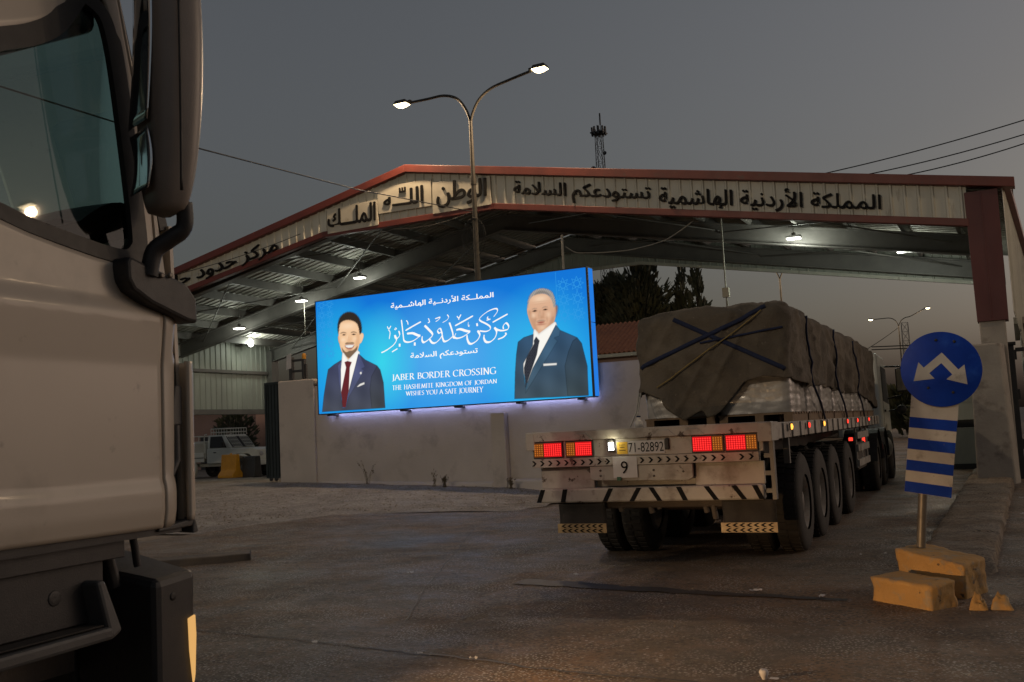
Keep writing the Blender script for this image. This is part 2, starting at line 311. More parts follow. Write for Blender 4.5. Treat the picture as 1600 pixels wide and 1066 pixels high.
DATA={'E1':[('skin3',0.842,1.904,0.104,0.04,0.45),('skin3',1.131,1.886,0.103,0.039,0.45),('skin3',1.045,1.782,0.042,0.069,0.5),('skin2',0.977,1.705,0.078,0.021,0.5),('lip',0.979,1.521,0.11,0.021,0.3),('skin2',1.238,1.672,0.071,0.185,0.55),('skin2',0.714,1.744,0.046,0.161,0.4),('hi',0.965,2.11,0.201,0.08,0.5),('hi',0.811,1.784,0.071,0.048,0.5),('hi',1.168,1.779,0.065,0.047,0.35),('hi',0.952,1.803,0.023,0.074,0.5),('skin3',1.009,2.226,0.258,0.032,0.4),('dark',0.842,1.901,0.023,0.013,0.8),('dark',1.134,1.889,0.023,0.013,0.8),('skin2',0.986,1.308,0.194,0.038,0.6)],'E2':[('skinb2',6.068,1.971,0.09,0.036,0.5),('skinb2',6.328,1.978,0.088,0.035,0.45),('skinb2',6.275,1.887,0.036,0.071,0.5),('skinb2',6.219,1.803,0.095,0.021,0.6),('skinb2',6.081,1.791,0.022,0.067,0.5),('skinb2',6.361,1.776,0.024,0.065,0.5),('lip',6.205,1.661,0.112,0.018,0.4),('hi',6.216,2.238,0.201,0.082,0.55),('hi',6.026,1.873,0.056,0.056,0.4),('hi',6.405,1.861,0.06,0.061,0.35),('hi',6.187,1.882,0.023,0.055,0.5),('hi',6.235,1.585,0.072,0.041,0.3),('skinb2',6.495,1.751,0.05,0.177,0.5),('dark',6.069,1.973,0.019,0.012,0.75),('dark',6.328,1.978,0.019,0.012,0.75),('skinb2',6.241,1.449,0.194,0.035,0.6),('skinb2',6.213,2.174,0.167,0.008,0.35),('skinb2',6.21,2.123,0.153,0.008,0.35)],'P1':[('skin2',[(0.798,1.496),(1.221,1.514),(1.197,1.331),(0.934,1.232),(0.775,1.337)]),('skin',[(0.696,2.189),(0.693,1.88),(0.722,1.636),(0.796,1.442),(0.938,1.325),(1.035,1.322),(1.169,1.413),(1.256,1.565),(1.322,1.824),(1.322,2.117),(1.22,2.233),(1.012,2.293),(0.798,2.273)]),('skin',[(1.302,1.879),(1.399,1.889),(1.411,1.816),(1.341,1.677),(1.289,1.663)]),('skin2',[(0.648,1.897),(0.693,1.88),(0.724,1.676),(0.667,1.721)]),('skin3',[(1.223,1.913),(1.312,1.905),(1.292,1.668),(1.223,1.541),(1.161,1.599),(1.2,1.755)]),('hair',[(0.661,1.909),(0.642,2.153),(0.713,2.349),(0.872,2.454),(1.052,2.468),(1.243,2.385),(1.364,2.206),(1.393,1.99),(1.35,1.87),(1.301,1.874),(1.287,2.053),(1.218,2.18),(1.011,2.263),(0.82,2.249),(0.719,2.178),(0.691,1.987)]),('hair2',[(0.742,1.634),(0.822,1.515),(0.895,1.467),(0.985,1.502),(1.082,1.494),(1.168,1.545),(1.255,1.613),(1.196,1.437),(1.041,1.311),(0.931,1.32),(0.796,1.437)]),('hair2',[(0.839,1.669),(0.909,1.716),(1.003,1.698),(1.1,1.705),(1.166,1.657),(1.002,1.668)]),('lip',[(0.838,1.653),(0.985,1.662),(1.163,1.647),(1.093,1.538),(0.954,1.536),(0.874,1.575)]),('white',[(0.86,1.64),(0.984,1.646),(1.139,1.633),(1.078,1.571),(0.965,1.568),(0.891,1.595)]),('dark',[(0.78,1.904),(0.833,1.924),(0.901,1.902),(0.844,1.885)]),('dark',[(1.063,1.895),(1.132,1.91),(1.202,1.883),(1.13,1.87)]),('hair2',[(0.729,1.957),(0.819,1.984),(0.916,1.951),(0.909,1.933),(0.818,1.957),(0.735,1.938)]),('hair2',[(1.046,1.95),(1.134,1.969),(1.23,1.926),(1.223,1.91),(1.133,1.942),(1.052,1.928)]),('skin3',[(0.917,1.737),(0.968,1.869),(0.994,1.867),(1.008,1.751),(1.046,1.718),(0.974,1.7)]),('white',[(0.796,1.434),(0.764,1.218),(0.708,1.049),(0.691,0.491),(0.909,0.498),(1.15,1.123),(1.266,1.426),(1.229,1.461),(0.934,1.24)]),('tie1',[(0.836,1.226),(0.918,1.246),(1.037,1.211),(0.977,1.096),(0.879,1.089)]),('tie1',[(0.88,1.103),(0.977,1.096),(0.92,0.529),(0.822,0.125),(0.718,0.131),(0.7,0.49)]),('suit1',[(0.094,0.045),(0.16,0.443),(0.261,0.866),(0.32,1.09),(0.507,1.197),(0.748,1.299),(0.708,1.049),(0.691,0.491),(0.73,0.117),(0.822,0.125),(0.93,0.529),(1.15,1.123),(1.249,1.406),(1.302,1.37),(1.45,1.245),(1.791,1.075),(1.88,0.964),(1.96,0.645),(1.979,0.043)]),('suit1b',[(1.302,1.37),(1.442,1.061),(1.338,1.029),(1.407,0.985),(0.93,0.37),(0.822,0.125),(0.93,0.529),(1.15,1.123),(1.249,1.406)]),('suit1b',[(0.748,1.299),(0.62,1.162),(0.628,0.788),(0.718,0.277),(0.691,0.491),(0.708,1.049)]),('suit1c',[(1.791,1.075),(1.88,0.964),(1.96,0.645),(1.979,0.043),(1.587,0.043),(1.545,0.516),(1.606,0.826)]),('white',[(1.182,0.605),(1.265,0.665),(1.394,0.696),(1.398,0.651),(1.198,0.596)]),('white',[(1.277,0.949),(1.316,0.957),(1.334,0.924),(1.307,0.894),(1.276,0.912)])],'P2':[('skin2',[(6.037,1.577),(6.518,1.66),(6.526,1.57),(6.238,1.406),(6.085,1.42)]),('skinb',[(5.919,2.14),(5.891,1.989),(5.92,1.857),(5.961,1.725),(6.028,1.565),(6.117,1.491),(6.271,1.492),(6.444,1.578),(6.542,1.746),(6.572,1.971),(6.512,2.181),(6.375,2.318),(6.125,2.36),(5.977,2.263)]),('skinb2',[(5.891,1.989),(5.963,2.007),(5.998,1.875),(6.092,1.789),(6.07,1.664),(6.133,1.53),(6.076,1.51),(6.028,1.565),(5.961,1.725),(5.92,1.857)]),('skinb2',[(6.455,1.78),(6.547,1.822),(6.536,1.734),(6.444,1.578),(6.271,1.492),(6.202,1.504),(6.376,1.61)]),('skinb2',[(6.554,2.037),(6.611,2.061),(6.643,2.002),(6.617,1.891),(6.569,1.784),(6.534,1.793)]),('grey',[(5.893,2.027),(5.898,2.22),(5.993,2.39),(6.159,2.467),(6.328,2.466),(6.497,2.391),(6.572,2.251),(6.594,2.058),(6.537,1.98),(6.516,2.104),(6.481,2.21),(6.403,2.305),(6.293,2.347),(6.124,2.34),(6.023,2.309),(5.947,2.227),(5.917,2.102)]),('grey2',[(6.051,2.312),(6.156,2.411),(6.297,2.413),(6.433,2.342),(6.488,2.234),(6.403,2.305),(6.293,2.347),(6.138,2.343)]),('dark',[(6.003,1.972),(6.076,1.998),(6.131,1.972),(6.067,1.953)]),('dark',[(6.263,1.977),(6.329,2.001),(6.392,1.977),(6.332,1.962)]),('grey2',[(5.986,2.015),(6.064,2.048),(6.144,2.015),(6.063,2.023)]),('grey2',[(6.232,2.016),(6.318,2.061),(6.414,2.023),(6.317,2.033)]),('skinb2',[(6.128,1.832),(6.182,1.98),(6.214,1.961),(6.222,1.853),(6.292,1.842),(6.233,1.804)]),('lip',[(6.087,1.703),(6.201,1.73),(6.326,1.711),(6.212,1.681)]),('grey2',[(6.082,1.719),(6.152,1.763),(6.259,1.763),(6.335,1.725),(6.201,1.738)]),('white',[(6.043,1.533),(6.133,1.423),(6.545,1.657),(6.564,1.605),(6.373,1.331),(5.945,0.705),(5.8,0.41),(5.717,0.696),(5.725,0.824),(5.979,1.212)]),('tie2',[(6.069,1.391),(6.142,1.3),(6.122,1.238),(6.018,1.239),(6.013,1.311)]),('tie2',[(6.018,1.247),(6.123,1.251),(6.06,1.002),(5.802,0.436),(5.749,0.261),(5.733,0.721),(5.818,0.97)]),('suit2',[(5.452,0.05),(5.499,0.635),(5.551,1.042),(5.61,1.32),(5.758,1.41),(6.011,1.465),(5.979,1.212),(5.725,0.824),(5.717,0.696),(5.749,0.261),(5.8,0.41),(5.945,0.705),(6.373,1.331),(6.566,1.625),(6.66,1.495),(7.058,1.296),(7.157,1.163),(7.261,0.658),(7.248,0.017)]),('suit2b',[(7.058,1.296),(7.157,1.163),(7.261,0.658),(7.248,0.017),(6.751,0.033),(6.722,0.698),(6.822,0.991),(6.945,1.231)]),('suit2c',[(6.566,1.625),(6.665,1.482),(6.638,1.363),(6.512,1.331),(6.591,1.261),(5.729,0.148),(5.749,0.261),(5.8,0.41),(5.945,0.705),(6.373,1.331)]),('white',[(6.21,0.782),(6.535,0.775),(6.532,0.733),(6.213,0.736)])],'CAL':[(0.041,[(5.264,1.642),(5.262,1.715),(5.336,1.773),(5.396,1.703),(5.371,1.629),(5.241,1.61),(5.135,1.631),(5.051,1.677)]),(0.053,[(5.035,1.702),(5.085,1.601),(5.039,1.471),(4.915,1.386),(4.8,1.392),(4.752,1.477),(4.761,1.557)]),(0.028,[(4.993,1.821),(5.192,1.898),(5.39,1.974)]),(0.036,[(5.026,1.943),(5.125,2.049),(5.114,2.121),(4.988,2.114),(4.832,2.058),(4.677,1.957),(4.674,1.89),(4.818,1.808),(4.919,1.735),(4.92,1.664),(4.809,1.63),(4.646,1.656)]),(0.053,[(4.596,1.669),(4.647,1.563),(4.58,1.453),(4.444,1.383),(4.36,1.398),(4.316,1.495),(4.312,1.589)]),(0.061,[(4.568,1.803),(4.612,1.807)]),(0.02,[(4.84,1.882),(4.91,1.894),(4.944,1.903)]),(0.02,[(4.911,1.902),(4.86,1.926),(4.888,1.962)]),(0.022,[(4.364,1.884),(4.356,1.823),(4.376,1.782),(4.396,1.823)]),(0.057,[(4.033,1.731),(4.139,1.741),(4.293,1.688),(4.403,1.659)]),(0.041,[(4.387,1.649),(4.208,1.563),(4.05,1.538),(3.98,1.579),(4.023,1.658)]),(0.045,[(4.017,1.551),(3.95,1.57),(3.934,1.685),(3.889,1.837),(3.857,1.924)]),(0.049,[(3.94,1.597),(3.8,1.511),(3.697,1.498),(3.658,1.582),(3.652,1.648)]),(0.041,[(3.592,1.819),(3.529,1.765),(3.57,1.702),(3.634,1.742),(3.599,1.818)]),(0.049,[(3.629,1.742),(3.648,1.652),(3.574,1.556),(3.456,1.483),(3.359,1.499),(3.303,1.583)]),(0.053,[(3.181,1.917),(3.276,1.824),(3.379,1.712),(3.371,1.647),(3.252,1.564),(3.138,1.522),(3.094,1.582),(3.105,1.67)]),(0.057,[(2.679,1.768),(2.84,1.764),(2.967,1.708),(3.052,1.681)]),(0.041,[(3.024,1.671),(2.855,1.586),(2.7,1.563),(2.595,1.605),(2.573,1.727),(2.555,1.951),(2.538,2.114)]),(0.069,[(2.863,1.506),(2.912,1.501)]),(0.03,[(2.642,1.846),(2.872,1.937),(3.087,2.017)]),(0.041,[(2.452,1.855),(2.474,1.756),(2.408,1.685),(2.325,1.713)]),(0.053,[(2.328,1.765),(2.377,1.644),(2.28,1.526),(2.095,1.429)]),(0.026,[(2.119,1.439),(2.021,1.4),(1.929,1.373)]),(0.065,[(2.438,1.513),(2.486,1.509)]),(0.024,[(2.237,1.368),(2.396,1.434)]),(0.022,[(2.128,1.994),(2.173,1.925),(2.235,1.997)]),(0.02,[(2.158,1.906),(2.203,1.841),(2.172,1.682)]),(0.022,[(2.334,1.906),(2.36,1.932),(2.394,1.909),(2.358,1.892),(2.334,1.91)]),(0.022,[(2.678,2.088),(2.716,2.036),(2.723,1.979)]),(0.022,[(3.291,2.078),(3.324,1.995),(3.276,1.971)]),(0.036,[(3.479,2.047),(3.611,2.07),(3.574,2.019),(3.492,1.979)]),(0.026,[(3.813,2.114),(3.85,2.051),(3.802,1.989),(3.676,1.938)]),(0.024,[(4.072,2.053),(4.124,2.005),(4.182,2.082)]),(0.022,[(4.124,2.011),(4.117,1.963)]),(0.03,[(4.009,1.832),(4.249,1.921),(4.5,2.019)]),(0.026,[(5.114,1.422),(5.254,1.46),(5.344,1.53)]),(0.028,[(5.301,1.54),(5.34,1.54)])],'TX':{'ar1':[(2.257,2.567),(5.054,2.534),(5.045,2.361),(2.248,2.374)],'ar2':[(2.756,1.298),(4.57,1.283),(4.573,1.099),(2.747,1.108)],'en1':[(2.209,0.821),(5.047,0.797),(5.039,0.648),(2.202,0.685)],'en2':[(2.203,0.564),(5.044,0.526),(5.039,0.436),(2.198,0.456)],'en3':[(2.584,0.396),(4.677,0.376),(4.67,0.257),(2.58,0.302)]},'FT':{'main1':[(-6.898,6.889),(-2.197,5.979),(-2.232,5.529),(-6.935,6.332)],'main2':[(-10.576,7.556),(-7.112,6.894),(-7.143,6.422),(-10.603,7.065)],'watan':[(-12.739,7.871),(-11.315,7.74),(-11.346,7.162),(-12.773,7.195)],'allah':[(-14.371,7.773),(-13.162,7.855),(-13.184,7.406),(-14.385,7.468)],'malik':[(-16.187,7.63),(-14.64,7.643),(-14.663,7.149),(-16.205,7.176)],'markaz':[(-22.416,6.453),(-17.97,7.15),(-17.987,6.683),(-22.427,5.993)]},'FB':{'watan':[(-12.891,7.879),(-11.222,7.789),(-11.226,7.063),(-12.912,7.066)],'allah':[(-14.584,7.995),(-12.923,8.001),(-12.94,7.286),(-14.574,7.308)],'malik':[(-16.249,7.674),(-14.597,7.705),(-14.587,7.019),(-16.234,7.004)]}}
# ------------------------------------------------------------------ canopy building
RX = -13.66
def ztop(x): return 8.42-(.186 if x > RX else .213)*abs(x-RX)
def zbot(x):
    d = abs(x+13.79)-2.62
    return 6.99-(0 if d < 0 else d*(.18 if x > RX else .19))
can = thing('border_canopy', 'wide gabled metal canopy with red trim spanning the road', 'canopy', (0, 0, 0))
X0, X1, YF, YR = -27.3, 0.0, 21.5, 32.1
def ribbed(y, x0, x1, lo, hi, face=-1, step=.26, rib=.035):
    b = MB(); x = x0; P_ = []
    while x < x1-.01:
        for dx, dy in ((0, 0), (step*.72, 0), (step*.80, rib), (step*.92, rib)):
            if x+dx < x1: P_.append((x+dx, y+face*dy))
        x += step
    P_.append((x1, y))
    for (a, ya), (c, yc) in zip(P_, P_[1:]): b.add([(a, ya, lo(a)), (c, yc, lo(c)), (c, yc, hi(c)), (a, ya, hi(a))], [(0, 1, 2, 3)])
    return b
ribbed(YF, X0+.1, -.62, lambda x: zbot(x)+.07, lambda x: ztop(x)-.12).build('fascia', M_panel, can, recalc=False, solid=.008)
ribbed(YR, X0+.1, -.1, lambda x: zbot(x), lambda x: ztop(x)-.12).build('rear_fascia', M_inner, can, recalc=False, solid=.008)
def strip(xs, f0, f1, y0, y1):
    b = MB()
    for a, c in zip(xs, xs[1:]): b.hexa([(a, y0, f0(a)), (c, y0, f0(c)), (c, y1, f0(c)), (a, y1, f0(a)), (a, y0, f1(a)), (c, y0, f1(c)), (c, y1, f1(c)), (a, y1, f1(a))])
    return b
strip([X0-.1, RX, .25], lambda x: ztop(x)-.15, lambda x: ztop(x)+.05, YF-.16, YF+.12).build('roof_trim', M_red, can, bevel=.012)
strip([X0, -16.41, -11.17, -.62], lambda x: zbot(x)-.05, lambda x: zbot(x)+.105, YF-.07, YF+.10).build('lower_trim', M_red, can, bevel=.012)
strip([X0, -16.41, -11.17, -.3], lambda x: zbot(x)-.06, lambda x: zbot(x)+.04, YR-.05, YR+.08).build('rear_trim', M_panel, can)
# roof sheets, ribbed underneath
rf = MB()
for (xa, xb, n) in ((X0-.1, RX, 1), (RX, .22, 1)):
    y = YF-.1; k = 0
    rf.hexa([(xa, YF-.1, ztop(xa)-.02), (xb, YF-.1, ztop(xb)-.02), (xb, YR+.2, ztop(xb)-.02), (xa, YR+.2, ztop(xa)-.02), (xa, YF-.1, ztop(xa)+.02), (xb, YF-.1, ztop(xb)+.02), (xb, YR+.2, ztop(xb)+.02), (xa, YR+.2, ztop(xa)+.02)])
    while y < YR:
        rf.hexa([(xa, y, ztop(xa)-.05), (xb, y, ztop(xb)-.05), (xb, y+.06, ztop(xb)-.05), (xa, y+.06, ztop(xa)-.05), (xa, y, ztop(xa)-.021), (xb, y, ztop(xb)-.021), (xb, y+.06, ztop(xb)-.021), (xa, y+.06, ztop(xa)-.021)]); y += .28
rf.build('roof', M_roof, can)
pu = MB(); x = X0+.7
while x < -.4:
    if abs(x-RX) > .25:
        pu.box(x-.04, x+.04, YF+.15, YR-.1, ztop(x)-.30, ztop(x)-.055)
    x += 1.28
pu.build('purlins', M_steel, can)
for yf in (21.95, 26.8, 31.7):
    b = MB(); dep = .48
    for (xa, xb) in ((X0+.2, RX), (RX, -.35)):
        for (o0, o1, w) in ((.30, .335, .11), (.335, dep+.30, .012), (dep+.30, dep+.335, .11)):
            b.hexa([(xa, yf-w, ztop(xa)-o1), (xb, yf-w, ztop(xb)-o1), (xb, yf+w, ztop(xb)-o1), (xa, yf+w, ztop(xa)-o1), (xa, yf-w, ztop(xa)-o0), (xb, yf-w, ztop(xb)-o0), (xb, yf+w, ztop(xb)-o0), (xa, yf+w, ztop(xa)-o0)])
    b.build('rafter', M_steel, can)
br = MB()
for (xa, xb) in ((-26, -20), (-20, -14), (-12.8, -7), (-7, -1.2)):
    for (ya, yb) in ((21.95, 26.8), (26.8, 31.7)):
        br.tube([(xa, ya, ztop(xa)-.5), (xb, yb, ztop(xb)-.5)], .02, 6); br.tube([(xa, yb, ztop(xa)-.55), (xb, ya, ztop(xb)-.55)], .02, 6)
br.build('bracing_rods', M_steel, can)
# right front column: maroon cladding over concrete
c = MB(); c.hexa([(-.63, YF-.06, 3.14), (-.08, YF-.06, 3.14), (-.08, YF+.5, 3.14), (-.63, YF+.5, 3.14), (-.66, YF-.06, 5.72), (-.06, YF-.06, 5.72), (-.06, YF+.5, 5.72), (-.66, YF+.5, 5.72)])
c.box(-.37, -.35, YF-.068, YF-.06, 3.2, 5.7); c.build('column_cladding', M_redclad, can, bevel=.015)
c = MB(); c.box(-.6, -.14, YF, YF+.42, 0, 3.2); c.build('column', M_conc, can, bevel=.02)
c = MB(); c.box(-.55, -.2, 31.5, 31.9, 0, 5.6); c.build('column', M_steel, can)
c = MB(); c.box(X0, X0+.4, 31.5, 31.9, 0, 5.2); c.build('column', M_steel, can)
c = MB(); c.box(X0, X0+.4, YF, YF+.4, 0, 5.3); c.build('column', M_redclad, can)
# right hand side sheet, flaring outwards a little towards the rear
sw = MB(); y = YF; P_ = []
while y < YR: P_ += [(y, 0), (y+.2, 0), (y+.225, .03), (y+.26, .03)]; y += .28
def sx_(y): return .02+(y-YF)*.036
for (a, da), (b_, db) in zip(P_, P_[1:]):
    la = 3.3-.12*(a-YF); lb = 3.3-.12*(b_-YF)
    sw.add([(sx_(a)+da, a, la), (sx_(b_)+db, b_, lb), (sx_(b_)+db, b_, 5.75), (sx_(a)+da, a, 5.75)], [(0, 1, 2, 3)])
sw.build('side_sheet', M_panel, can, recalc=False, solid=.008)
st = MB(); st.hexa([(-.02, YF-.1, 5.72), (.16, YF-.1, 5.72), (.56, YR, 5.72), (.36, YR, 5.72), (-.02, YF-.1, 5.9), (.16, YF-.1, 5.9), (.56, YR, 5.9), (.36, YR, 5.9)]); st.build('eave_trim', M_red, can, bevel=.01)
# left side wall of the canopy: ribbed sheets on girts
lw = MB(); y = YF+.5; P_ = []
while y < YR-.05: P_ += [(y, 0), (y+.19, 0), (y+.21, .03), (y+.26, .03)]; y += .28
for (a, da), (b_, db) in zip(P_, P_[1:]): lw.add([(X0+.1+da, a, 2.86), (X0+.1+db, b_, 2.86), (X0+.1+db, b_, 5.45), (X0+.1+da, a, 5.45)], [(0, 1, 2, 3)])
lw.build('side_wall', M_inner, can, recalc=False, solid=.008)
gt = MB()
for z in (4.25,): gt.box(X0+.14, X0+.24, YF+.5, YR, z, z+.12)
gt.box(X0-.05, X0+.3, YF+.5, YR, 2.66, 2.85); gt.build('girts', M_steel, can)

# lettering ------------------------------------------------------------------
_F = {}
for k_, i_ in dict(ا=0xFE8D, أ=0xFE83, د=0xFEA9, ر=0xFEAD, ز=0xFEAF, و=0xFEED, ة=0xFE93).items(): _F[k_] = (i_, i_+1, None, None)
for k_, i_ in dict(ب=0xFE8F, ت=0xFE95, ج=0xFE9D, ح=0xFEA1, س=0xFEB1, ش=0xFEB5, ط=0xFEC1, ع=0xFEC9, ك=0xFED9, ل=0xFEDD, م=0xFEE1, ن=0xFEE5, ه=0xFEE9, ي=0xFEF1).items(): _F[k_] = (i_, i_+1, i_+3, i_+2)
_F['ـ'] = (0x640,)*4; _F['لا'] = (0xFEFB, 0xFEFC, None, None); _F['لأ'] = (0xFEF7, 0xFEF8, None, None)
def shape(w):
    toks = []; i = 0
    while i < len(w):
        if w[i] == 'ل' and i+1 < len(w) and w[i+1] in 'اأ': toks.append(w[i:i+2]); i += 2
        else: toks.append(w[i]); i += 1
    out = []; prev = False
    for k, t in enumerate(toks):
        if t == ' ': out.append(' '); prev = False; continue
        f = _F[t]; nx_ = f[2] is not None and k+1 < len(toks) and toks[k+1] in _F
        out.append(chr(f[2] if prev and nx_ else f[1] if prev else f[3] if nx_ else f[0])); prev = nx_
    return out[::-1]
_gc = {}
def glyph(ch, off):
    if (ch, off) in _gc: return _gc[(ch, off)]
    def ev(body, o_):
        cu = bpy.data.curves.new('glyph', 'FONT'); cu.body = body; cu.size = 1; cu.offset = o_; cu.resolution_u = 4
        ob = bpy.data.objects.new('glyph', cu); COL.objects.link(ob)
        me = bpy.data.meshes.new_from_object(ob.evaluated_get(bpy.context.evaluated_depsgraph_get()))
        res = ([tuple(v.co[:2]) for v in me.vertices], [tuple(p.vertices) for p in me.polygons])
        bpy.data.objects.remove(ob); bpy.data.curves.remove(cu); bpy.data.meshes.remove(me); return res
    bar_ = max(p[0] for p in ev('|', 0)[0]); adv = max(p[0] for p in ev(ch+'|', 0)[0])-bar_
    vs, fs = ev(ch, off) if ch != ' ' else ([], [])
    _gc[(ch, off)] = (vs, fs, adv); return _gc[(ch, off)]
def text_mb(chars, quad, place, off=.02, depth=.004, track=0):
    """letters fitted into quad (TL, TR, BR, BL) in the sign's own plane; place(u, v, d) gives the point d proud of the face"""
    x = 0; items = []
    for ch in chars: vs, fs, adv = glyph(ch, 0); items.append((x, vs, fs)); x += adv+track
    allp = [(x0+a, b) for x0, vs, fs in items for a, b in vs]
    xa, xb = min(p[0] for p in allp), max(p[0] for p in allp); za, zb = min(p[1] for p in allp), max(p[1] for p in allp)
    TL, TR, BR, BL = [Vector(q) for q in quad]; mb = MB()
    def mp(a, b, d):
        s_ = (a-xa)/(xb-xa); t = (b-za)/(zb-za); p = (BL*(1-s_)+BR*s_)*(1-t)+(TL*(1-s_)+TR*s_)*t
        return place(p.x, p.y, d)
    sh = [(0, 0)] if not off else [(0, 0), (off, 0), (-off, 0), (0, off*.8), (0, -off*.8)]
    for i, (x0, vs, fs) in enumerate(items):
        if not vs: continue
        for k, (ox, oz) in enumerate(sh):
            d = depth+(i % 3)*.0012+k*.0002; n = len(vs)
            mb.add([mp(x0+a+ox, b+oz, d) for a, b in vs], fs)
            if depth > .02:   # raised letters get sides
                cnt = {}
                for f in fs:
                    for a, b in zip(f, f[1:]+f[:1]): cnt[(a, b)] = 1
                for (a, b) in cnt:
                    if (b, a) not in cnt:
                        q = [(x0+vs[a][0]+ox, vs[a][1]+oz), (x0+vs[b][0]+ox, vs[b][1]+oz)]
                        mb.add([mp(*q[0], d), mp(*q[1], d), mp(*q[1], .0), mp(*q[0], .0)], [(0, 1, 2, 3)])
    return mb
onface = lambda u, v, d: (u, YF-.045-d, v)
FT, FB = DATA['FT'], DATA['FB']
a_ = FT['main1']; b_ = FT['main2']
o = text_mb(shape('المملكة الأردنية الهاشمية'), a_, onface, .012, .05).build('lettering', M_black); tag(o, 'black raised Arabic lettering of three words, on the fascia nearest the maroon column', 'lettering')
o = text_mb(shape('تستودعكم السلامة'), b_, onface, .012, .05).build('lettering', M_black); tag(o, 'black raised Arabic lettering of two words, on the fascia just right of the white boards', 'lettering')
o = text_mb(shape('مركز حدود جابر'), FT['markaz'], onface, .010, .05).build('lettering', M_black); tag(o, 'black raised Arabic lettering on the left slope of the fascia, beside the near truck', 'lettering')
for key, txt, lab in (('watan', 'الوطن', 'ivory board lettered الوطن, behind the lamp post on the gable'), ('allah', 'اللـــه', 'ivory board lettered الله, highest of the three under the gable peak'), ('malik', 'الملـــك', 'ivory board lettered الملك, lowest and leftmost of the three on the gable')):
    q = FB[key]; t = thing('sign_board', lab, 'sign', (0, 0, 0), 0, 'ivory boards on the gable')
    m_ = MB(); m_.prism([q[3], q[2], q[1], q[0]], 0, .035, lambda u, v, d: (u, YF-.05-d, v)); m_.build('panel', M_board, t, bevel=.006)
    tm = text_mb(shape(txt), FT[key], lambda u, v, d: (u, YF-.087-d, v), .02, .03)
    if key == 'allah':
        cx_ = (FT[key][0][0]+FT[key][1][0])/2-.02; cz_ = FT[key][0][1]+.02
        for dx in (-.08, 0, .08): tm.box(cx_+dx-.02, cx_+dx+.02, YF-.12, YF-.088, cz_, cz_+.10)
        tm.box(cx_-.1, cx_+.1, YF-.119, YF-.089, cz_-.03, cz_+.01)
    tm.build('lettering', M_black, t)

# canopy lamps -----------------------------------------------------------------
lamps = [(-18.72, 26.3, 6.67, 'lit white canopy lamp above the billboard top edge'), (-21.11, 26.3, 6.165, 'lit white canopy lamp over the left end of the billboard, with a long thin tube below'), (-23.85, 26.3, 5.49, 'lit white canopy lamp low on the left slope, above the pickup'),
         (-4.94, 26.4, 6.14, 'lit white canopy lamp over the tarpaulin load'), (-2.48, 28.7, 5.8, 'lit white canopy lamp nearest the maroon column')]
for i, (x, y, z, lab) in enumerate(lamps):
    t = thing('canopy_lamp', lab, 'lamp', (x, y, z), 0, 'lit lamps under the canopy roof')
    b = MB(); b.box(-.19, .19, -.12, .12, 0, .06); b.box(-.05, .05, -.04, .04, .06, .14); b.tube([(0, 0, .12), (0, 0, ztop(x)-z-.04)], .012, 6); b.build('housing', M_steel, t, bevel=.01)
    d = MB(); d.box(-.17, .17, -.105, .105, -.03, -.002); d.build('diffuser', E_white, t, bevel=.01)
    lamp('canopy_light', 'POINT', (0, -.15, -.35), 36 if x < -15 else 75, LAMP_WHITE, t, .15)
    if i == 1:
        d = MB(); d.tube([(.1, .02, -.02), (.1, .02, -1.15)], .012, 6); d.build('cable', M_wcable, t)  # thin pale tube straight down below the lamp
t = thing('flood_lamp', 'round bright floodlight high on the left canopy wall', 'lamp', (-26.55, 29.9, 5.42))
b = MB(); b.lathe([(-.28, .02), (-.26, .09), (-.05, .16), (0, .17)], (0, 0, 0), 'x', 20); b.box(-.5, -.2, -.03, .03, -.03, .03); b.build('housing', M_steel, t)
b = MB(); b.lathe([(-.005, .16), (.03, .13), (.05, .001)], (0, 0, 0), 'x', 20); b.build('lens', E_white, t)
lamp('flood_light', 'POINT', (.2, 0, -.05), 36, LAMP_WHITE, t, .15)

# perimeter wall, gate, billboard ----------------------------------------------
pw = thing('perimeter_wall', 'long dusty plastered wall beneath the billboard', 'wall', (0, 20.3, 0))
b = MB()
def wz(u, v):
    x = -15.95+9.75*u; return (x, .012*noise.noise((x*.8, v*3, 0)), (gz(x, 20.3)-.3)*(1-v)+2.86*v)
b.grid(wz, 60, 16, smooth=True); b.add([(-15.95, 0, 2.86), (-6.2, 0, 2.86), (-6.2, .25, 2.86), (-15.95, .25, 2.86)], [(0, 1, 2, 3)]); b.add([(-15.95, .25, -.3), (-6.2, .25, -.3), (-6.2, .25, 2.86), (-15.95, .25, 2.86)], [(3, 2, 1, 0)]); b.add([(-6.2, 0, -.3), (-6.2, .25, -.3), (-6.2, .25, 2.86), (-6.2, 0, 2.86)], [(0, 1, 2, 3)])
b.build('wall', M_wall, pw, recalc=False)
b = MB(); b.box(-17.1, -15.952, -.06, .32, 0, 3.05); b.build('gate_pier', M_wall, pw, bevel=.025)
b = MB(); b.box(-10.83, -10.47, -.20, .0, -.1, 1.9); b.build('buttress', M_wall, pw, bevel=.02)
b = MB(); b.box(-16.35, -15.9, -.05, .30, 2.90, 3.0); b.box(-15.9, -15.5, .0, .26, 2.865, 2.95)
b.build('broken_coping', M_conc, pw, bevel=.02)
b = MB(); b.hexa([(-10.45, -.26, 0), (-6.2, -.26, -.05), (-6.2, -.01, -.05), (-10.45, -.01, 0), (-10.45, -.2, .38), (-6.2, -.2, .30), (-6.2, -.01, .32), (-10.45, -.01, .40)]); b.hexa([(-15.9, -.18, .2), (-10.85, -.2, 0), (-10.85, -.01, 0), (-15.9, -.01, .2), (-15.9, -.1, .45), (-10.85, -.14, .33), (-10.85, -.01, .34), (-15.9, -.01, .46)])
b.build('footing', M_wall, pw, bevel=.04)
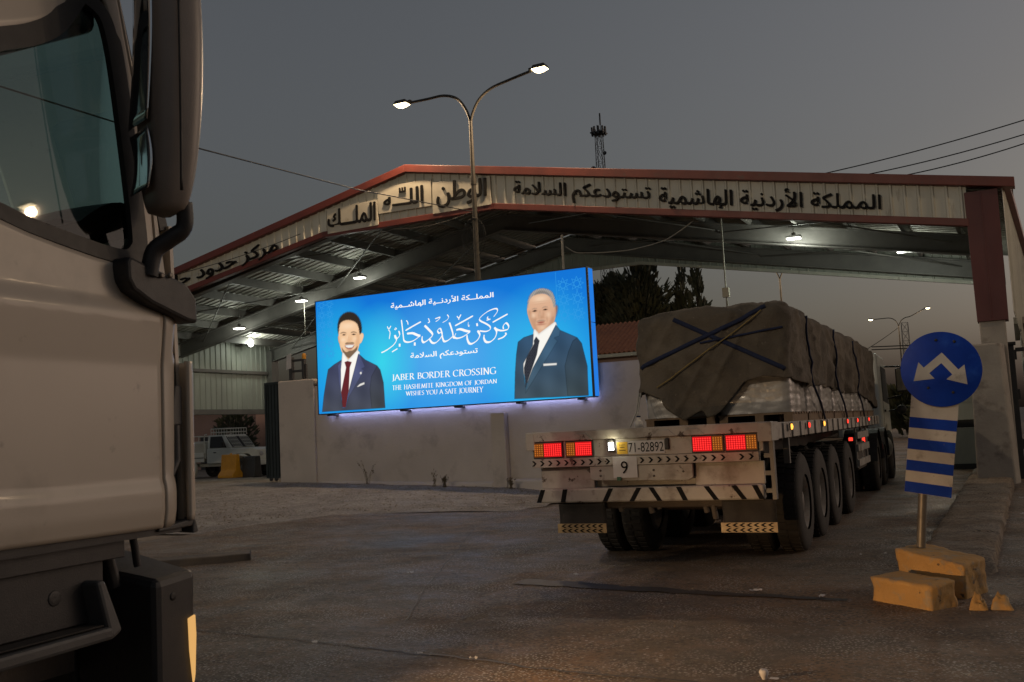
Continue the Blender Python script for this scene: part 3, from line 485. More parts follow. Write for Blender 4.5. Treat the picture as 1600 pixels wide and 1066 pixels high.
gate = thing('gate_leaf', 'dark corrugated metal gate leaf standing open beside the wall end', 'gate', (-17.12, 20.42, .5), radians(-8))
b = MB(); x = -.6
while x < -.02: b.box(x, x+.075, -.02, .02, .10, 2.5); b.box(x+.075, x+.12, -.005, .035, .10, 2.5); x += .12
b.build('sheet', M_gate, gate)
b = MB(); b.box(-.64, -.58, -.04, .04, .06, 2.56); b.box(-.03, .02, -.04, .04, .06, 2.56); b.box(-.58, -.03, -.04, .04, 2.5, 2.56); b.box(-.58, -.03, -.04, .04, .06, .1); b.build('frame', M_gate, gate)
b = MB(); b.lathe([(-.02, .001), (-.02, .055), (.02, .055), (.02, .001)], (-.5, 0, .04), 'y', 16); b.lathe([(-.02, .001), (-.02, .055), (.02, .055), (.02, .001)], (-.3, 0, .04), 'y', 16); b.build('rollers', M_dsteel, gate)
fr = thing('barrier_motor_frame', 'small dark steel frame standing on the gate pier top', 'frame', (-16.9, 20.45, 3.05))
b = MB(); b.box(0, .11, 0, .1, 0, .62); b.box(.42, .5, 0, .1, 0, .55); b.box(.11, .42, .02, .08, .22, .28); b.box(.11, .42, .02, .08, .5, .56); b.box(.50, .55, .02, .08, .05, .42); b.build('frame', M_dsteel, fr, bevel=.006)
b = MB(); b.add([(-.06, -.02, .30), (.10, -.02, .33), (.11, -.02, .72), (-.04, -.02, .68)], [(0, 1, 2, 3)]); b.build('notice', M_paper, fr, recalc=False, solid=.006)
b = MB(); b.lathe([(0, .05), (.1, .06), (.14, .03), (.15, .001)], (.47, .05, .551), 'z', 12); b.build('beacon', M_orange, fr)

BX, BZ, BY = -15.53, 2.13, 19.9
bb = thing('billboard', 'large lit blue billboard with two suited men and white lettering', 'billboard', (BX, BY, BZ))
BW, BH = 7.345, 2.805
def printmat():
    m = bpy.data.materials.new('backlit_blue_print'); m.use_nodes = True; nt = m.node_tree; N = nt.nodes; L = nt.links; N.remove(N['Principled BSDF'])
    tc = N.new('ShaderNodeTexCoord'); sp = N.new('ShaderNodeSeparateXYZ'); L.new(tc.outputs['Object'], sp.inputs[0])
    def blob(cx_, cz_, rx, rz):
        g_ = N.new('ShaderNodeMapping'); g_.inputs['Location'].default_value = (-cx_/rx, 0, -cz_/rz); g_.inputs['Scale'].default_value = (1/rx, 0, 1/rz); L.new(tc.outputs['Object'], g_.inputs[0])
        t = N.new('ShaderNodeTexGradient'); t.gradient_type = 'SPHERICAL'; L.new(g_.outputs[0], t.inputs[0]); return t
    top = N.new('ShaderNodeMixRGB'); top.inputs[1].default_value = S(28, 140, 226)+(1,); top.inputs[2].default_value = S(20, 116, 214)+(1,)
    mr = N.new('ShaderNodeMapRange'); mr.inputs[1].default_value = .4; mr.inputs[2].default_value = 2.8; L.new(sp.outputs['Z'], mr.inputs[0]); L.new(mr.outputs[0], top.inputs[0])
    cur = top
    for (bx, bz, rx, rz, col) in ((3.7, 1.15, 2.9, 1.7, S(84, 176, 240)), (1.9, 1.15, 1.1, 1.5, S(58, 214, 236)), (.7, 1.4, 1.3, 1.7, S(40, 184, 232)), (6.2, .8, 1.6, 1.9, S(52, 196, 240))):
        x_ = N.new('ShaderNodeMixRGB'); L.new(blob(bx, bz, rx, rz).outputs[1], x_.inputs[0]); L.new(cur.outputs[0], x_.inputs[1]); x_.inputs[2].default_value = col+(1,); cur = x_
    e = N.new('ShaderNodeEmission'); L.new(cur.outputs[0], e.inputs[0]); e.inputs[1].default_value = 1.0; L.new(e.outputs[0], N['Material Output'].inputs[0]); return m
b = MB(); b.box(0, BW, .0, .05, 0, BH); b.build('screen', printmat(), bb)
b = MB(); t_ = .022
b.box(-t_, BW+t_, -.012, .27, -t_, 0); b.box(-t_, BW+t_, -.012, .30, BH, BH+t_); b.box(-t_, 0, -.012, .30, 0, BH); b.box(BW, BW+t_+.02, -.012, .03, 0, BH); b.box(0, BW, .24, .28, 0, BH); b.build('cabinet', M_dsteel, bb)
E_side = emat('backlit_blue_side', S(40, 130, 235), .9)
b = MB(); b.box(BW+.005, BW+.035, .032, .29, .005, BH*.575-.01); b.box(BW+.005, BW+.035, .032, .29, BH*.575+.01, BH-.005); b.build('side_panel', E_side, bb)
b = MB()
for x in (.25, 2.4, 3.9, 5.5, 7.0): b = MB(); b.box(x-.05, x+.05, .06, .40, -.062, -t_-.001); b.build('bracket', M_dsteel, bb)
E_leak = emat('backlight_leak', (.42, .48, 1.0), 16.0, True)
b = MB(); b.box(.05, BW-.05, .282, .296, .002, .03); b.build('leak_strip', E_leak, bb)  # added hidden strip, stands in for backlight leaking onto the wall
PC = dict(skin=(244, 202, 160), skin2=(222, 174, 130), skin3=(222, 172, 128), hair=(50, 42, 36), hair2=(66, 46, 36), lip=(164, 92, 78), white=(250, 247, 240), dark=(52, 38, 32), tie1=(100, 40, 44), tie2=(52, 54, 62),
          suit1=(64, 68, 98), suit1b=(80, 86, 126), suit1c=(58, 62, 84), skinb=(220, 174, 142), skinb2=(184, 138, 108), grey=(160, 154, 148), grey2=(112, 104, 96), suit2=(52, 80, 108), suit2b=(44, 66, 88), suit2c=(62, 94, 122))
PC['hi'] = (255, 228, 196)
import numpy as np
def portrait(polys, ells, label):
    """the printed man: colours of the print, with the photograph's own soft edges, on a fine flat sheet"""
    xs = [p[0] for _, q in polys for p in q]; zs = [p[1] for _, q in polys for p in q]; st = .0125
    x0, x1 = max(.03, min(xs)-.03), min(BW-.03, max(xs)+.03); z0, z1 = .004, max(zs)+.03
    nu, nv = int((x1-x0)/st), int((z1-z0)/st); X, Z = np.meshgrid(np.linspace(x0, x1, nu+1), np.linspace(z0, z1, nv+1)); H = z1-z0
    rgb = np.zeros(X.shape+(3,)); al = np.zeros(X.shape); rs = np.random.RandomState(5)
    strand = np.sin(X*230+6*np.sin(Z*21)+3*np.sin(X*37))*.5+np.sin(X*120-Z*90)*.5
    def sdist(pts):
        d = np.full(X.shape, 9.); ins = np.zeros(X.shape, bool)
        for (ax, az), (bx, bz) in zip(pts, pts[1:]+pts[:1]):
            ex, ez = bx-ax, bz-az; L2 = ex*ex+ez*ez+1e-12; t = np.clip(((X-ax)*ex+(Z-az)*ez)/L2, 0, 1)
            d = np.minimum(d, np.hypot(X-ax-t*ex, Z-az-t*ez))
            if az != bz: ins ^= ((az > Z) != (bz > Z)) & (X < (bx-ax)*(Z-az)/(bz-az)+ax)
        return np.where(ins, d, -d)
    pend = list(ells); hair_done = False
    for i, (k, pts) in enumerate(polys):
        if k in ('skin', 'skinb', 'skin2', 'skin3', 'skinb2', 'hair', 'hair2', 'grey', 'grey2', 'lip'): pts = smooth_poly(pts, 2)
        f_ = {'hair': .016, 'hair2': .017, 'grey': .015, 'grey2': .02, 'skin3': .028, 'skinb2': .03, 'dark': .010, 'lip': .014}.get(k, .009)
        sd = sdist(pts)+(.012*strand if k in ('hair', 'grey') else 0)+(.03 if k == 'white' and 'tie' in polys[min(i+1, len(polys)-1)][0] else .008 if k.startswith('tie') else .022 if k in ('skin', 'skinb') and i < 3 else 0); t = np.clip((sd+f_)/(2*f_), 0, 1); a = t*t*(3-2*t)
        a = a*{'skin3': .6, 'skinb2': .6, 'hair2': .82, 'grey2': .6}.get(k, 1)
        c = np.array(S(*PC[k]))[None, None, :]*np.ones(X.shape+(1,))
        if k.startswith('suit'):
            w = np.clip(Z/(H*.55), 0, 1)[..., None]; c = c*(.55+.45*w)+np.array(S(96, 100, 78))*(1-w)*.30; c = c*(1+.16*np.sin(X*9+Z*4)*np.sin(Z*5-X*3)+.05*strand*.4)[..., None]
            c = c*(1-.55*np.exp(-(np.abs(sd)/.012)**2))[..., None]
        elif k in ('hair', 'grey', 'grey2', 'hair2'): c = c*(1+.30*strand)[..., None]
        elif k.startswith('tie'): c = c*(1+(.5 if k == 'tie2' else .12)*np.sign(np.sin((X+Z)*150)*np.sin((X-Z)*150)))[..., None]
        elif k == 'white': c = c*(1-.22*np.exp(-(np.abs(sd)/.03)**2))[..., None]
        rgb = rgb*(1-a[..., None])+c*a[..., None]; al = np.maximum(al, np.clip((sd+f_)/(2*f_), 0, 1))
        if k in ('ear', ) or (i+1 < len(polys) and polys[i+1][0] in ('hair', 'grey') and not hair_done):
            hair_done = True
            for (ek, cx_, cz_, rx, rz, stg) in pend:
                if ek == 'dark': continue
                g_ = stg*np.exp(-(((X-cx_)/rx)**2+((Z-cz_)/rz)**2))*(al > .5); rgb = rgb*(1-g_[..., None])+np.array(S(*PC[ek]))*g_[..., None]
    for (ek, cx_, cz_, rx, rz, stg) in pend:
        if ek == 'dark' or ek.startswith('lip'):
            g_ = stg*np.exp(-(((X-cx_)/rx)**2+((Z-cz_)/rz)**2)**2); rgb = rgb*(1-g_[..., None])+np.array(S(*PC[ek]))*g_[..., None]
    b = MB(); b.grid(lambda u, v: (x0+(x1-x0)*u, -.004, z0+(z1-z0)*v), nu, nv); o = b.build('portrait', M_print, bb, label=label, recalc=False)
    at = o.data.color_attributes.new('print', 'FLOAT_COLOR', 'POINT'); buf = np.concatenate([np.clip(rgb, 0, 1).reshape(-1, 3), al.reshape(-1, 1)], 1).astype(np.float32); at.data.foreach_set('color', buf.ravel()); return o
M_print = bpy.data.materials.new('portrait_print'); M_print.use_nodes = True; M_print.cycles.emission_sampling = 'NONE'
_N = M_print.node_tree.nodes; _L = M_print.node_tree.links; _N.remove(_N['Principled BSDF'])
_a = _N.new('ShaderNodeAttribute'); _a.attribute_name = 'print'; _e = _N.new('ShaderNodeEmission'); _t = _N.new('ShaderNodeBsdfTransparent'); _m = _N.new('ShaderNodeMixShader')
_L.new(_a.outputs['Color'], _e.inputs[0]); _L.new(_a.outputs['Alpha'], _m.inputs[0]); _L.new(_t.outputs[0], _m.inputs[1]); _L.new(_e.outputs[0], _m.inputs[2]); _L.new(_m.outputs[0], _N['Material Output'].inputs[0])
def smooth_poly(pts, it=1):
    for _ in range(it):
        q = []
        for a, c in zip(pts, pts[1:]+pts[:1]):
            q += [(a[0]*.75+c[0]*.25, a[1]*.75+c[1]*.25), (a[0]*.25+c[0]*.75, a[1]*.25+c[1]*.75)]
        pts = q
    return pts
portrait(DATA['P1'], DATA['E1'], 'printed young bearded man in navy suit and dark red tie')
portrait(DATA['P2'], DATA['E2'], 'printed grey haired man in slate suit and patterned tie')
E_txt = emat('print_lettering_white', (.98, .97, .95), 1.0)
onb = lambda u, v, d: (u, -.003-d, v)
TX = DATA['TX']
text_mb(shape('المملــكة الأردنــية الهاشــمية'), TX['ar1'], onb, .022, .001).build('arabic_heading', E_txt, bb, recalc=False)
text_mb(shape('تستودعكم السلامة'), TX['ar2'], onb, .022, .001).build('arabic_farewell', E_txt, bb, recalc=False)
def catmull(P_, n=6):
    out = []
    for i in range(len(P_)-1):
        p0 = P_[max(i-1, 0)]; p1 = P_[i]; p2 = P_[i+1]; p3 = P_[min(i+2, len(P_)-1)]
        for k in range(n):
            t = k/n
            out.append(tuple(.5*(2*p1[j]+(p2[j]-p0[j])*t+(2*p0[j]-5*p1[j]+4*p2[j]-p3[j])*t*t+(3*p1[j]-p0[j]-3*p2[j]+p3[j])*t**3) for j in range(len(p1))))
    return out+[tuple(P_[-1])]
def stroke(mb, pts, w, d, place, nib=None, n=6):
    P_ = catmull(pts, n) if len(pts) > 2 else [pts[0], ((pts[0][0]+pts[1][0])/2, (pts[0][1]+pts[1][1])/2), pts[1]]
    vs = []; N = len(P_)
    for i, (x, z) in enumerate(P_):
        a, c = P_[max(i-1, 0)], P_[min(i+1, N-1)]; dx, dz = c[0]-a[0], c[1]-a[1]; L_ = sqrt(dx*dx+dz*dz) or 1; dx /= L_; dz /= L_
        ww = w
        if nib: ww = w*max(.36, abs(dx*sin(nib)-dz*cos(nib)))
        if i in (0, N-1) and N > 3: ww *= .55
        vs += [place(x-dz*ww/2, z+dx*ww/2, d), place(x+dz*ww/2, z-dx*ww/2, d)]
    mb.add(vs, [(2*i, 2*i+1, 2*i+3, 2*i+2) for i in range(N-1)])
cal = MB()
for i, (w, pts) in enumerate(DATA['CAL']): stroke(cal, pts, w*1.08, .001+i*.0003, onb, nib=radians(50) if len(pts) > 3 else None)
cal.build('calligraphy', E_txt, bb, recalc=False)
# serif capitals drawn with a broad nib
G = {'J': (.32, [[(.22, 1), (.22, .15), (.16, -.08), (.02, -.2)]], [(.22, 1)]), 'A': (.80, [[(.04, 0), (.38, 1)], [(.36, 1), (.76, 0)], [(.17, .34), (.6, .34)]], [(.04, 0), (.76, 0)]),
 'B': (.62, [[(.14, 0), (.14, 1)], [(.14, .98), (.38, .98), (.5, .86), (.48, .66), (.34, .54), (.14, .54)], [(.3, .54), (.52, .46), (.58, .27), (.48, .07), (.32, .02), (.14, .02)]], [(.14, 0), (.14, 1)]),
 'E': (.58, [[(.14, 0), (.14, 1)], [(.14, .97), (.5, .97)], [(.14, .52), (.44, .52)], [(.14, .03), (.54, .03)]], [(.14, 0), (.14, 1)]), 'F': (.54, [[(.14, 0), (.14, 1)], [(.14, .97), (.5, .97)], [(.14, .52), (.44, .52)]], [(.14, 0), (.14, 1)]),
 'R': (.68, [[(.14, 0), (.14, 1)], [(.14, .98), (.38, .98), (.52, .84), (.5, .64), (.36, .52), (.14, .52)], [(.32, .52), (.66, 0)]], [(.14, 0), (.14, 1), (.66, 0)]),
 'O': (.94, [[(.47, 1), (.22, .93), (.06, .7), (.06, .3), (.22, .07), (.47, 0), (.72, .07), (.88, .3), (.88, .7), (.72, .93), (.47, 1)]], []), 'C': (.76, [[(.7, .84), (.58, .96), (.42, 1), (.2, .92), (.06, .7), (.06, .3), (.2, .08), (.42, 0), (.6, .04), (.72, .16)]], []),
 'G': (.86, [[(.74, .84), (.6, .96), (.44, 1), (.2, .92), (.06, .7), (.06, .3), (.2, .08), (.44, 0), (.62, .03), (.74, .1)], [(.74, .06), (.74, .42)]], [(.74, .42)]),
 'D': (.82, [[(.14, 0), (.14, 1)], [(.14, .98), (.4, .98), (.64, .86), (.74, .6), (.74, .4), (.64, .14), (.4, .02), (.14, .02)]], [(.14, 0), (.14, 1)]), 'S': (.54, [[(.44, .86), (.34, .98), (.2, .98), (.08, .84), (.1, .66), (.3, .5), (.46, .34), (.46, .14), (.32, .01), (.16, .02), (.06, .14)]], []),
 'I': (.30, [[(.15, 0), (.15, 1)]], [(.15, 0), (.15, 1)]), 'N': (.86, [[(.14, 0), (.14, 1)], [(.12, 1), (.72, 0)], [(.72, 0), (.72, 1)]], [(.14, 0), (.12, 1), (.72, 1)]), 'T': (.66, [[(.33, 0), (.33, 1)], [(.04, .97), (.62, .97)]], [(.33, 0)]),
 'H': (.84, [[(.14, 0), (.14, 1)], [(.70, 0), (.70, 1)], [(.14, .52), (.70, .52)]], [(.14, 0), (.14, 1), (.7, 0), (.7, 1)]), 'M': (1.0, [[(.12, 0), (.18, 1)], [(.18, 1), (.5, .08)], [(.5, .08), (.82, 1)], [(.82, 1), (.88, 0)]], [(.12, 0), (.88, 0)]),
 'K': (.72, [[(.14, 0), (.14, 1)], [(.16, .48), (.6, 1)], [(.28, .58), (.68, 0)]], [(.14, 0), (.14, 1), (.68, 0), (.6, 1)]), 'W': (1.15, [[(.05, 1), (.32, 0)], [(.32, 0), (.56, .96)], [(.54, 1), (.82, 0)], [(.82, 0), (1.08, 1)]], [(.05, 1), (1.08, 1)]),
 'Y': (.74, [[(.04, 1), (.36, .48)], [(.36, .48), (.68, 1)], [(.36, 0), (.36, .5)]], [(.04, 1), (.68, 1), (.36, 0)]), 'U': (.82, [[(.14, 1), (.14, .3), (.26, .06), (.42, 0), (.58, .06), (.68, .3), (.68, 1)]], [(.14, 1), (.68, 1)]), ' ': (.34, [], [])}
def serif_line(mb, txt, quad, first=1.0, lay=.001):
    x = 0; it = []
    for i, ch in enumerate(txt):
        big = first if (i == 0 or txt[i-1] == ' ') else 1.0
        it.append((x, ch, big)); x += (G[ch][0]+.08)*big
    TL, TR, BR, BL = [Vector(q) for q in quad]; W_ = x
    def pl(u, v, d):
        s_ = u/W_; p = (BL*(1-s_)+BR*s_)*(1-v)+(TL*(1-s_)+TR*s_)*v; return onb(p.x, p.y, d)
    k = 0
    for x0, ch, big in it:
        for pts in G[ch][1]: stroke(mb, [(x0+a*big, b_*big) for a, b_ in pts], .155, lay+(k % 7)*.0003, pl, nib=radians(18), n=4); k += 1
        for (a, b_) in G[ch][2]: mb.add([pl(x0+a*big-.13, b_*big-.025, lay+.0025), pl(x0+a*big+.13, b_*big-.025, lay+.0025), pl(x0+a*big+.13, b_*big+.025, lay+.0025), pl(x0+a*big-.13, b_*big+.025, lay+.0025)], [(0, 1, 2, 3)])
for txt, key, nm in (('JABER BORDER CROSSING', 'en1', 'crossing_title'), ('THE HASHEMITE KINGDOM OF JORDAN', 'en2', 'kingdom_line'), ('WISHES YOU A SAFE JOURNEY', 'en3', 'farewell_line')):
    b = MB(); serif_line(b, txt, TX[key], 1.0); b.build(nm, E_txt, bb, recalc=False)
E_orn = emat('print_pale_ornament', S(52, 156, 228), 1.0)
def ornament(x0, x1, z0, z1, cell):
    b = MB(); w = .009; k = 0; z = z0+cell/2
    while z < z1:
        x = x0+cell/2
        while x < x1:
            for a in range(8):
                t = a*pi/4; p = (x+cos(t)*cell*.5, z+sin(t)*cell*.5); q = (x+cos(t+3*pi/4)*cell*.5, z+sin(t+3*pi/4)*cell*.5)
                if x0 <= min(p[0], q[0]) and max(p[0], q[0]) <= x1 and min(p[1], q[1]) > .01 and max(p[1], q[1]) < BH-.01: stroke(b, [p, q], w, -.0028+.00002*k, onb); k += 1
            x += cell
        z += cell
    stroke(b, [(x0, z0), (x0, z1)], w, -.002, onb); return b
ornament(.06, .56, 1.35, 2.78, .245).build('ornament', E_orn, bb, recalc=False)
ornament(6.62, 7.30, 1.65, 2.78, .33).build('ornament', E_orn, bb, recalc=False)
# ------------------------------------------------------------------ street lamps
def street_lamp(x, y, zs, label, power, hl=(-2.04, .80), hr=(2.01, .90), col=LAMP_WARM):
    t = thing('street_lamp', label, 'street lamp', (x, y, 0), 0, 'twin armed street lamps along the road'); z0 = gz(x, y)
    b = MB(); b.tube([(0, 0, z0-.1), (0, 0, 3), (0, 0, 6.2), (.0, 0, zs)], [.085, .08, .065, .045], 12); b.lathe([(z0, .16), (z0+.25, .15), (z0+.28, .09)], (0, 0, 0), 'z', 12); b.lathe([(zs-1.6, .07), (zs-1.5, .075), (zs-1.4, .07)], (0, 0, 0), 'z', 12); b.build('pole', M_lamppost, t)
    for (hx, hz), s_ in ((hl, -1), (hr, 1)):
        b = MB(); a = abs(hx)
        if s_ < 0: pts = [(0, zs-.05), (-.10, zs+.28), (-.34, zs+.62), (-.72, zs+.78), (-1.2, zs+.79), (hx+.32, zs+hz)]
        else: pts = [(0, zs-.05), (.08, zs+.20), (.28, zs+.50), (.62, zs+.70), (1.1, zs+.80), (hx-.30, zs+hz)]
        pts = catmull(pts, 5); b.tube([(u, 0, v) for u, v in pts], .036, 8); b.build('arm', M_lamppost, t)
        b = MB(); hx0 = hx-.32*s_
        b.hexa([(hx0-.04, -.05, zs+hz-.02), (hx0+.04, -.05, zs+hz-.02), (hx0+.04, .05, zs+hz-.02), (hx0-.04, .05, zs+hz-.02), (hx0-.04, -.05, zs+hz+.07), (hx0+.04, -.05, zs+hz+.07), (hx0+.04, .05, zs+hz+.07), (hx0-.04, .05, zs+hz+.07)])
        xa, xb = sorted((hx0+.05*s_, hx+.12*s_))
        b.hexa([(xa, -.13, zs+hz), (xb, -.13, zs+hz), (xb, .13, zs+hz), (xa, .13, zs+hz), (xa+.05, -.10, zs+hz+.10), (xb-.05, -.10, zs+hz+.10), (xb-.05, .10, zs+hz+.10), (xa+.05, .10, zs+hz+.10)])
        hd = b.build('lamp_head', M_lamppost, t, bevel=.015)
        d = MB(); d.grid(lambda u, v: (xa+.02+(xb-xa-.04)*u, -.12+.24*v, zs+hz-.004-.09*sin(pi*u)**.6*sin(pi*v)**.6), 12, 8); d.build('lens', E_warm, hd)
        if power: lamp('street_light', 'SPOT', (hx, 0, zs+hz-.16), power, col, t, .10, 178).data.spot_blend = .04
    return t
street_lamp(-11.41, 20.9, 9.08, 'tall twin armed street lamp rising behind the billboard', 640)
street_lamp(-11.2, 55, 9.05, 'twin armed street lamp beyond the canopy, above the tarpaulin load', 500)
street_lamp(-9.0, 93, 9.0, 'farthest twin armed street lamp, left of the blue disc', 500, (-2.35, .78), (2.55, 1.35))
street_lamp(-10.8, -13, 9.08, 'twin armed street lamp on the near side of the crossing', 2300, col=LAMP_PALE)
street_lamp(12.4, 17.8, 9.05, 'twin armed street lamp on the right side of the crossing', 500)
# ------------------------------------------------------------------ lattice masts
def mast(x, y, zt, wb, wt, label, plat):
    t = thing('lattice_mast', label, 'mast', (x, y, 0)); b = MB(); n = int(zt/ (wb*1.1)); L_ = []
    for k in range(n+1):
        f = k/n; w = wb+(wt-wb)*f; L_.append((w/2, zt*f))
    r = wb*.024
    for sx_i in (-1, 1):
        for sy_i in (-1, 1): b.tube([(sx_i*w, sy_i*w, z) for w, z in L_], r, 5)
    for (w0, z0), (w1, z1) in zip(L_, L_[1:]):
        for a in range(4):
            c0 = [(-1, -1), (1, -1), (1, 1), (-1, 1)][a]; c1 = [(-1, -1), (1, -1), (1, 1), (-1, 1)][(a+1) % 4]
            b.tube([(c0[0]*w0, c0[1]*w0, z0), (c1[0]*w1, c1[1]*w1, z1)], r*.6, 4); b.tube([(c1[0]*w0, c1[1]*w0, z0), (c0[0]*w1, c0[1]*w1, z1)], r*.6, 4); b.tube([(c0[0]*w1, c0[1]*w1, z1), (c1[0]*w1, c1[1]*w1, z1)], r*.6, 4)
    b.build('lattice', M_dsteel, t)
    if plat:
        b = MB(); b.box(-1.35, 1.35, -1.35, 1.35, zt-.15, zt+.05)
        for k in range(10): a = 2*pi*k/10; b.box(1.35*cos(a)-.16, 1.35*cos(a)+.16, 1.35*sin(a)-.16, 1.35*sin(a)+.16, zt-.5, zt+1.1)
        b.build('antennas', M_dsteel, t)
        b = MB(); b.tube([(.4, 0, zt), (.4, 0, zt+3.4)], .07, 5); b.tube([(.4, 0, zt+1.6), (.4, 0, zt+3.9)], .16, 6); b.tube([(-.5, .4, zt), (-.5, .4, zt+1.8)], .05, 5); b.build('whip_aerial', M_dsteel, t)
        b = MB(); b.lathe([(-.1, .05), (0, .55), (.05, .6)], (-1.4, -.6, zt-7.2), 'y', 12); b.lathe([(-.1, .05), (0, .35), (.05, .4)], (1.2, -.6, zt-4.4), 'y', 12); b.build('dish', M_dsteel, t)
mast(-69.6, 180, 59.3, 2.6, 1.2, 'tall dark lattice mast with aerials above the canopy roof', True)
mast(-12.8, 140, 13.2, 1.0, .8, 'short thin lattice mast beside the farthest street lamp', False)
# ------------------------------------------------------------------ trees and shrubs
def leaf_cloud(mb, centre, rx, rz, n, size, shapef, droop=0, seed=1, mats=3):
    rnd = random.Random(seed); k = 0
    while k < n:
        p = Vector((rnd.uniform(-1, 1), rnd.uniform(-1, 1), rnd.uniform(-1, 1)))
        if not shapef(p) or noise.noise((p.x*2.6+seed, p.y*2.6, p.z*3.2)) < -.10+.1*rnd.random(): continue
        q = Vector((centre[0]+p.x*rx, centre[1]+p.y*rx, centre[2]+p.z*rz)); s_ = size*rnd.uniform(.6, 1.5)
        o = Vector((p.x, p.y, .9-droop+rnd.uniform(-.6, .5))).normalized(); u = o.cross(Vector((rnd.uniform(-1, 1), rnd.uniform(-1, 1), rnd.uniform(-1, 1)))).normalized()*s_*.22
        mi = min(mats-1, max(0, int(1.3+2.2*noise.noise((q.x*1.1, q.y*1.1, q.z*1.1+seed))+rnd.uniform(-.5, .5))))
        mb.add([q-u, q+u, q+o*s_+u*.3, q+o*s_-u*.3], [(0, 1, 2, 3)], mi); k += 1
def tree(x, y, h, r, label, shapef, seed, n=5200, base=1.2):
    t = thing('tree', label, 'tree', (x, y, gz(x, y)), 0, 'dark trees behind the canopy')
    b = MB(); b.tube([(0, 0, -.1), (.05, 0, h*.3), (0, .05, h*.6), (.02, 0, h*.92)], [.2, .15, .09, .02], 8)
    rnd = random.Random(seed)
    for k in range(14):
        z = base+(h-base)*k/15; a = rnd.uniform(0, 6.28); L_ = r*(1-.7*k/15); b.tube([(0, 0, z), (cos(a)*L_*.5, sin(a)*L_*.5, z+.35*L_), (cos(a)*L_*.9, sin(a)*L_*.9, z+.8*L_)], [.05, .03, .01], 5)
    b.build('trunk', M_bark, t)
    b = MB(); leaf_cloud(b, (0, 0, base+(h-base)/2), r, (h-base)/2, n, .34, shapef, 0, seed); b.build('crown', M_leaf, t, recalc=False)
cone = lambda p: p.x*p.x+p.y*p.y < (1-(p.z+1)/2)**1.1*(.75+.5*noise.noise((p.x*3, p.y*3, p.z*5)))
ov = lambda p: p.x*p.x+p.y*p.y+abs(p.z)**2.4 < .85+.5*noise.noise((p.x*2.5, p.y*2.5, p.z*3.5))
tree(-19.0, 50, 9.5, 2.7, 'broad dark tree right behind the end of the billboard', ov, 3, 8500, .8)
tree(-16.9, 48, 9.9, 2.0, 'tallest dense dark tree, middle of the row behind the canopy', ov, 11, 6500, .8)
tree(-14.9, 49, 9.5, .95, 'narrow pointed dark tree between the dense tree and the feathery one', cone, 21, 2600, .8)
tree(-13.6, 47, 9.2, 1.05, 'feathery leaning tree, rightmost of the row behind the canopy', lambda p: p.x*p.x+p.y*p.y < (.75-(p.z+1)/2.9)*(.6+.9*noise.noise((p.x*3+4, p.y*3, p.z*6))), 33, 1500, .8)
def shrub(x, y, z, r, h, label, seed, n, size=.2, group='shrubs at the roadside'):
    t = thing('shrub', label, 'shrub', (x, y, z), 0, group)
    b = MB(); rnd = random.Random(seed)
    for k in range(7): a = rnd.uniform(0, 6.28); b.tube([(0, 0, 0), (cos(a)*r*.3, sin(a)*r*.3, h*.5), (cos(a)*r*.6, sin(a)*r*.6, h*.9)], [.04, .03, .01], 5)
    b.build('stems', M_bark, t); b = MB(); leaf_cloud(b, (0, 0, h*.55), r, h*.5, n, size, ov, .2, seed); b.build('foliage', M_leaf, t, recalc=False)
shrub(-38.5, 42, .1, 1.1, 3.1, 'olive bush behind the pickup roof rack', 5, 1500, .25)
shrub(-5.9, 62, 0, 1.5, 2.7, 'spiky dark shrub far behind the tractor cab', 6, 1500, .5)
shrub(-4.4, 60, 0, 1.2, 2.0, 'low dark shrub far behind the blue disc', 8, 1300, .4)
shrub(-2.2, 66, 0, 1.6, 2.4, 'dark roadside shrub beside the traffic sign panel', 9, 1300, .4)
shrub(-9.5, 66, 0, 2.0, 1.9, 'low wide roadside shrub hidden behind the tractor', 10, 1300, .4)
def weed(x, y, h, n, label, seed):
    t = MB(); rnd = random.Random(seed); z = gz(x, y)+.01
    for k in range(n):
        a = rnd.uniform(0, 6.28); L_ = h*rnd.uniform(.4, 1); w = L_*rnd.uniform(.1, .5)
        pts = [(x+rnd.uniform(-.05, .05), y+rnd.uniform(-.05, .05), z), (x+cos(a)*w*.4, y+sin(a)*w*.4, z+L_*.6), (x+cos(a)*w, y+sin(a)*w, z+L_)]; t.tube(pts, [.0035, .003, .001], 4)
        for j in range(4): f = rnd.uniform(.4, 1); c = Vector(pts[1])*(1-f)+Vector(pts[2])*f; u = Vector((rnd.uniform(-1, 1), rnd.uniform(-1, 1), rnd.uniform(-.3, 1)))*.03; t.add([c, c+u, c+u*.5+Vector((.01, 0, .03))], [(0, 1, 2)])
    tag(t.build('dry_weed', M_weed, recalc=False), label, 'weed', 'dry weeds at the wall foot')
weed(-14.1, 19.85, .6, 12, 'tall dry weed at the wall foot under the young man', 1)
weed(-12.2, 19.8, .4, 10, 'thin dry weed at the wall foot midway along the wall', 2)
weed(-11.9, 19.75, .28, 30, 'low dry weed tuft nearest the buttress', 3)
weed(-10.2, 19.75, .26, 30, 'low scrubby weed tuft right of the buttress', 4)
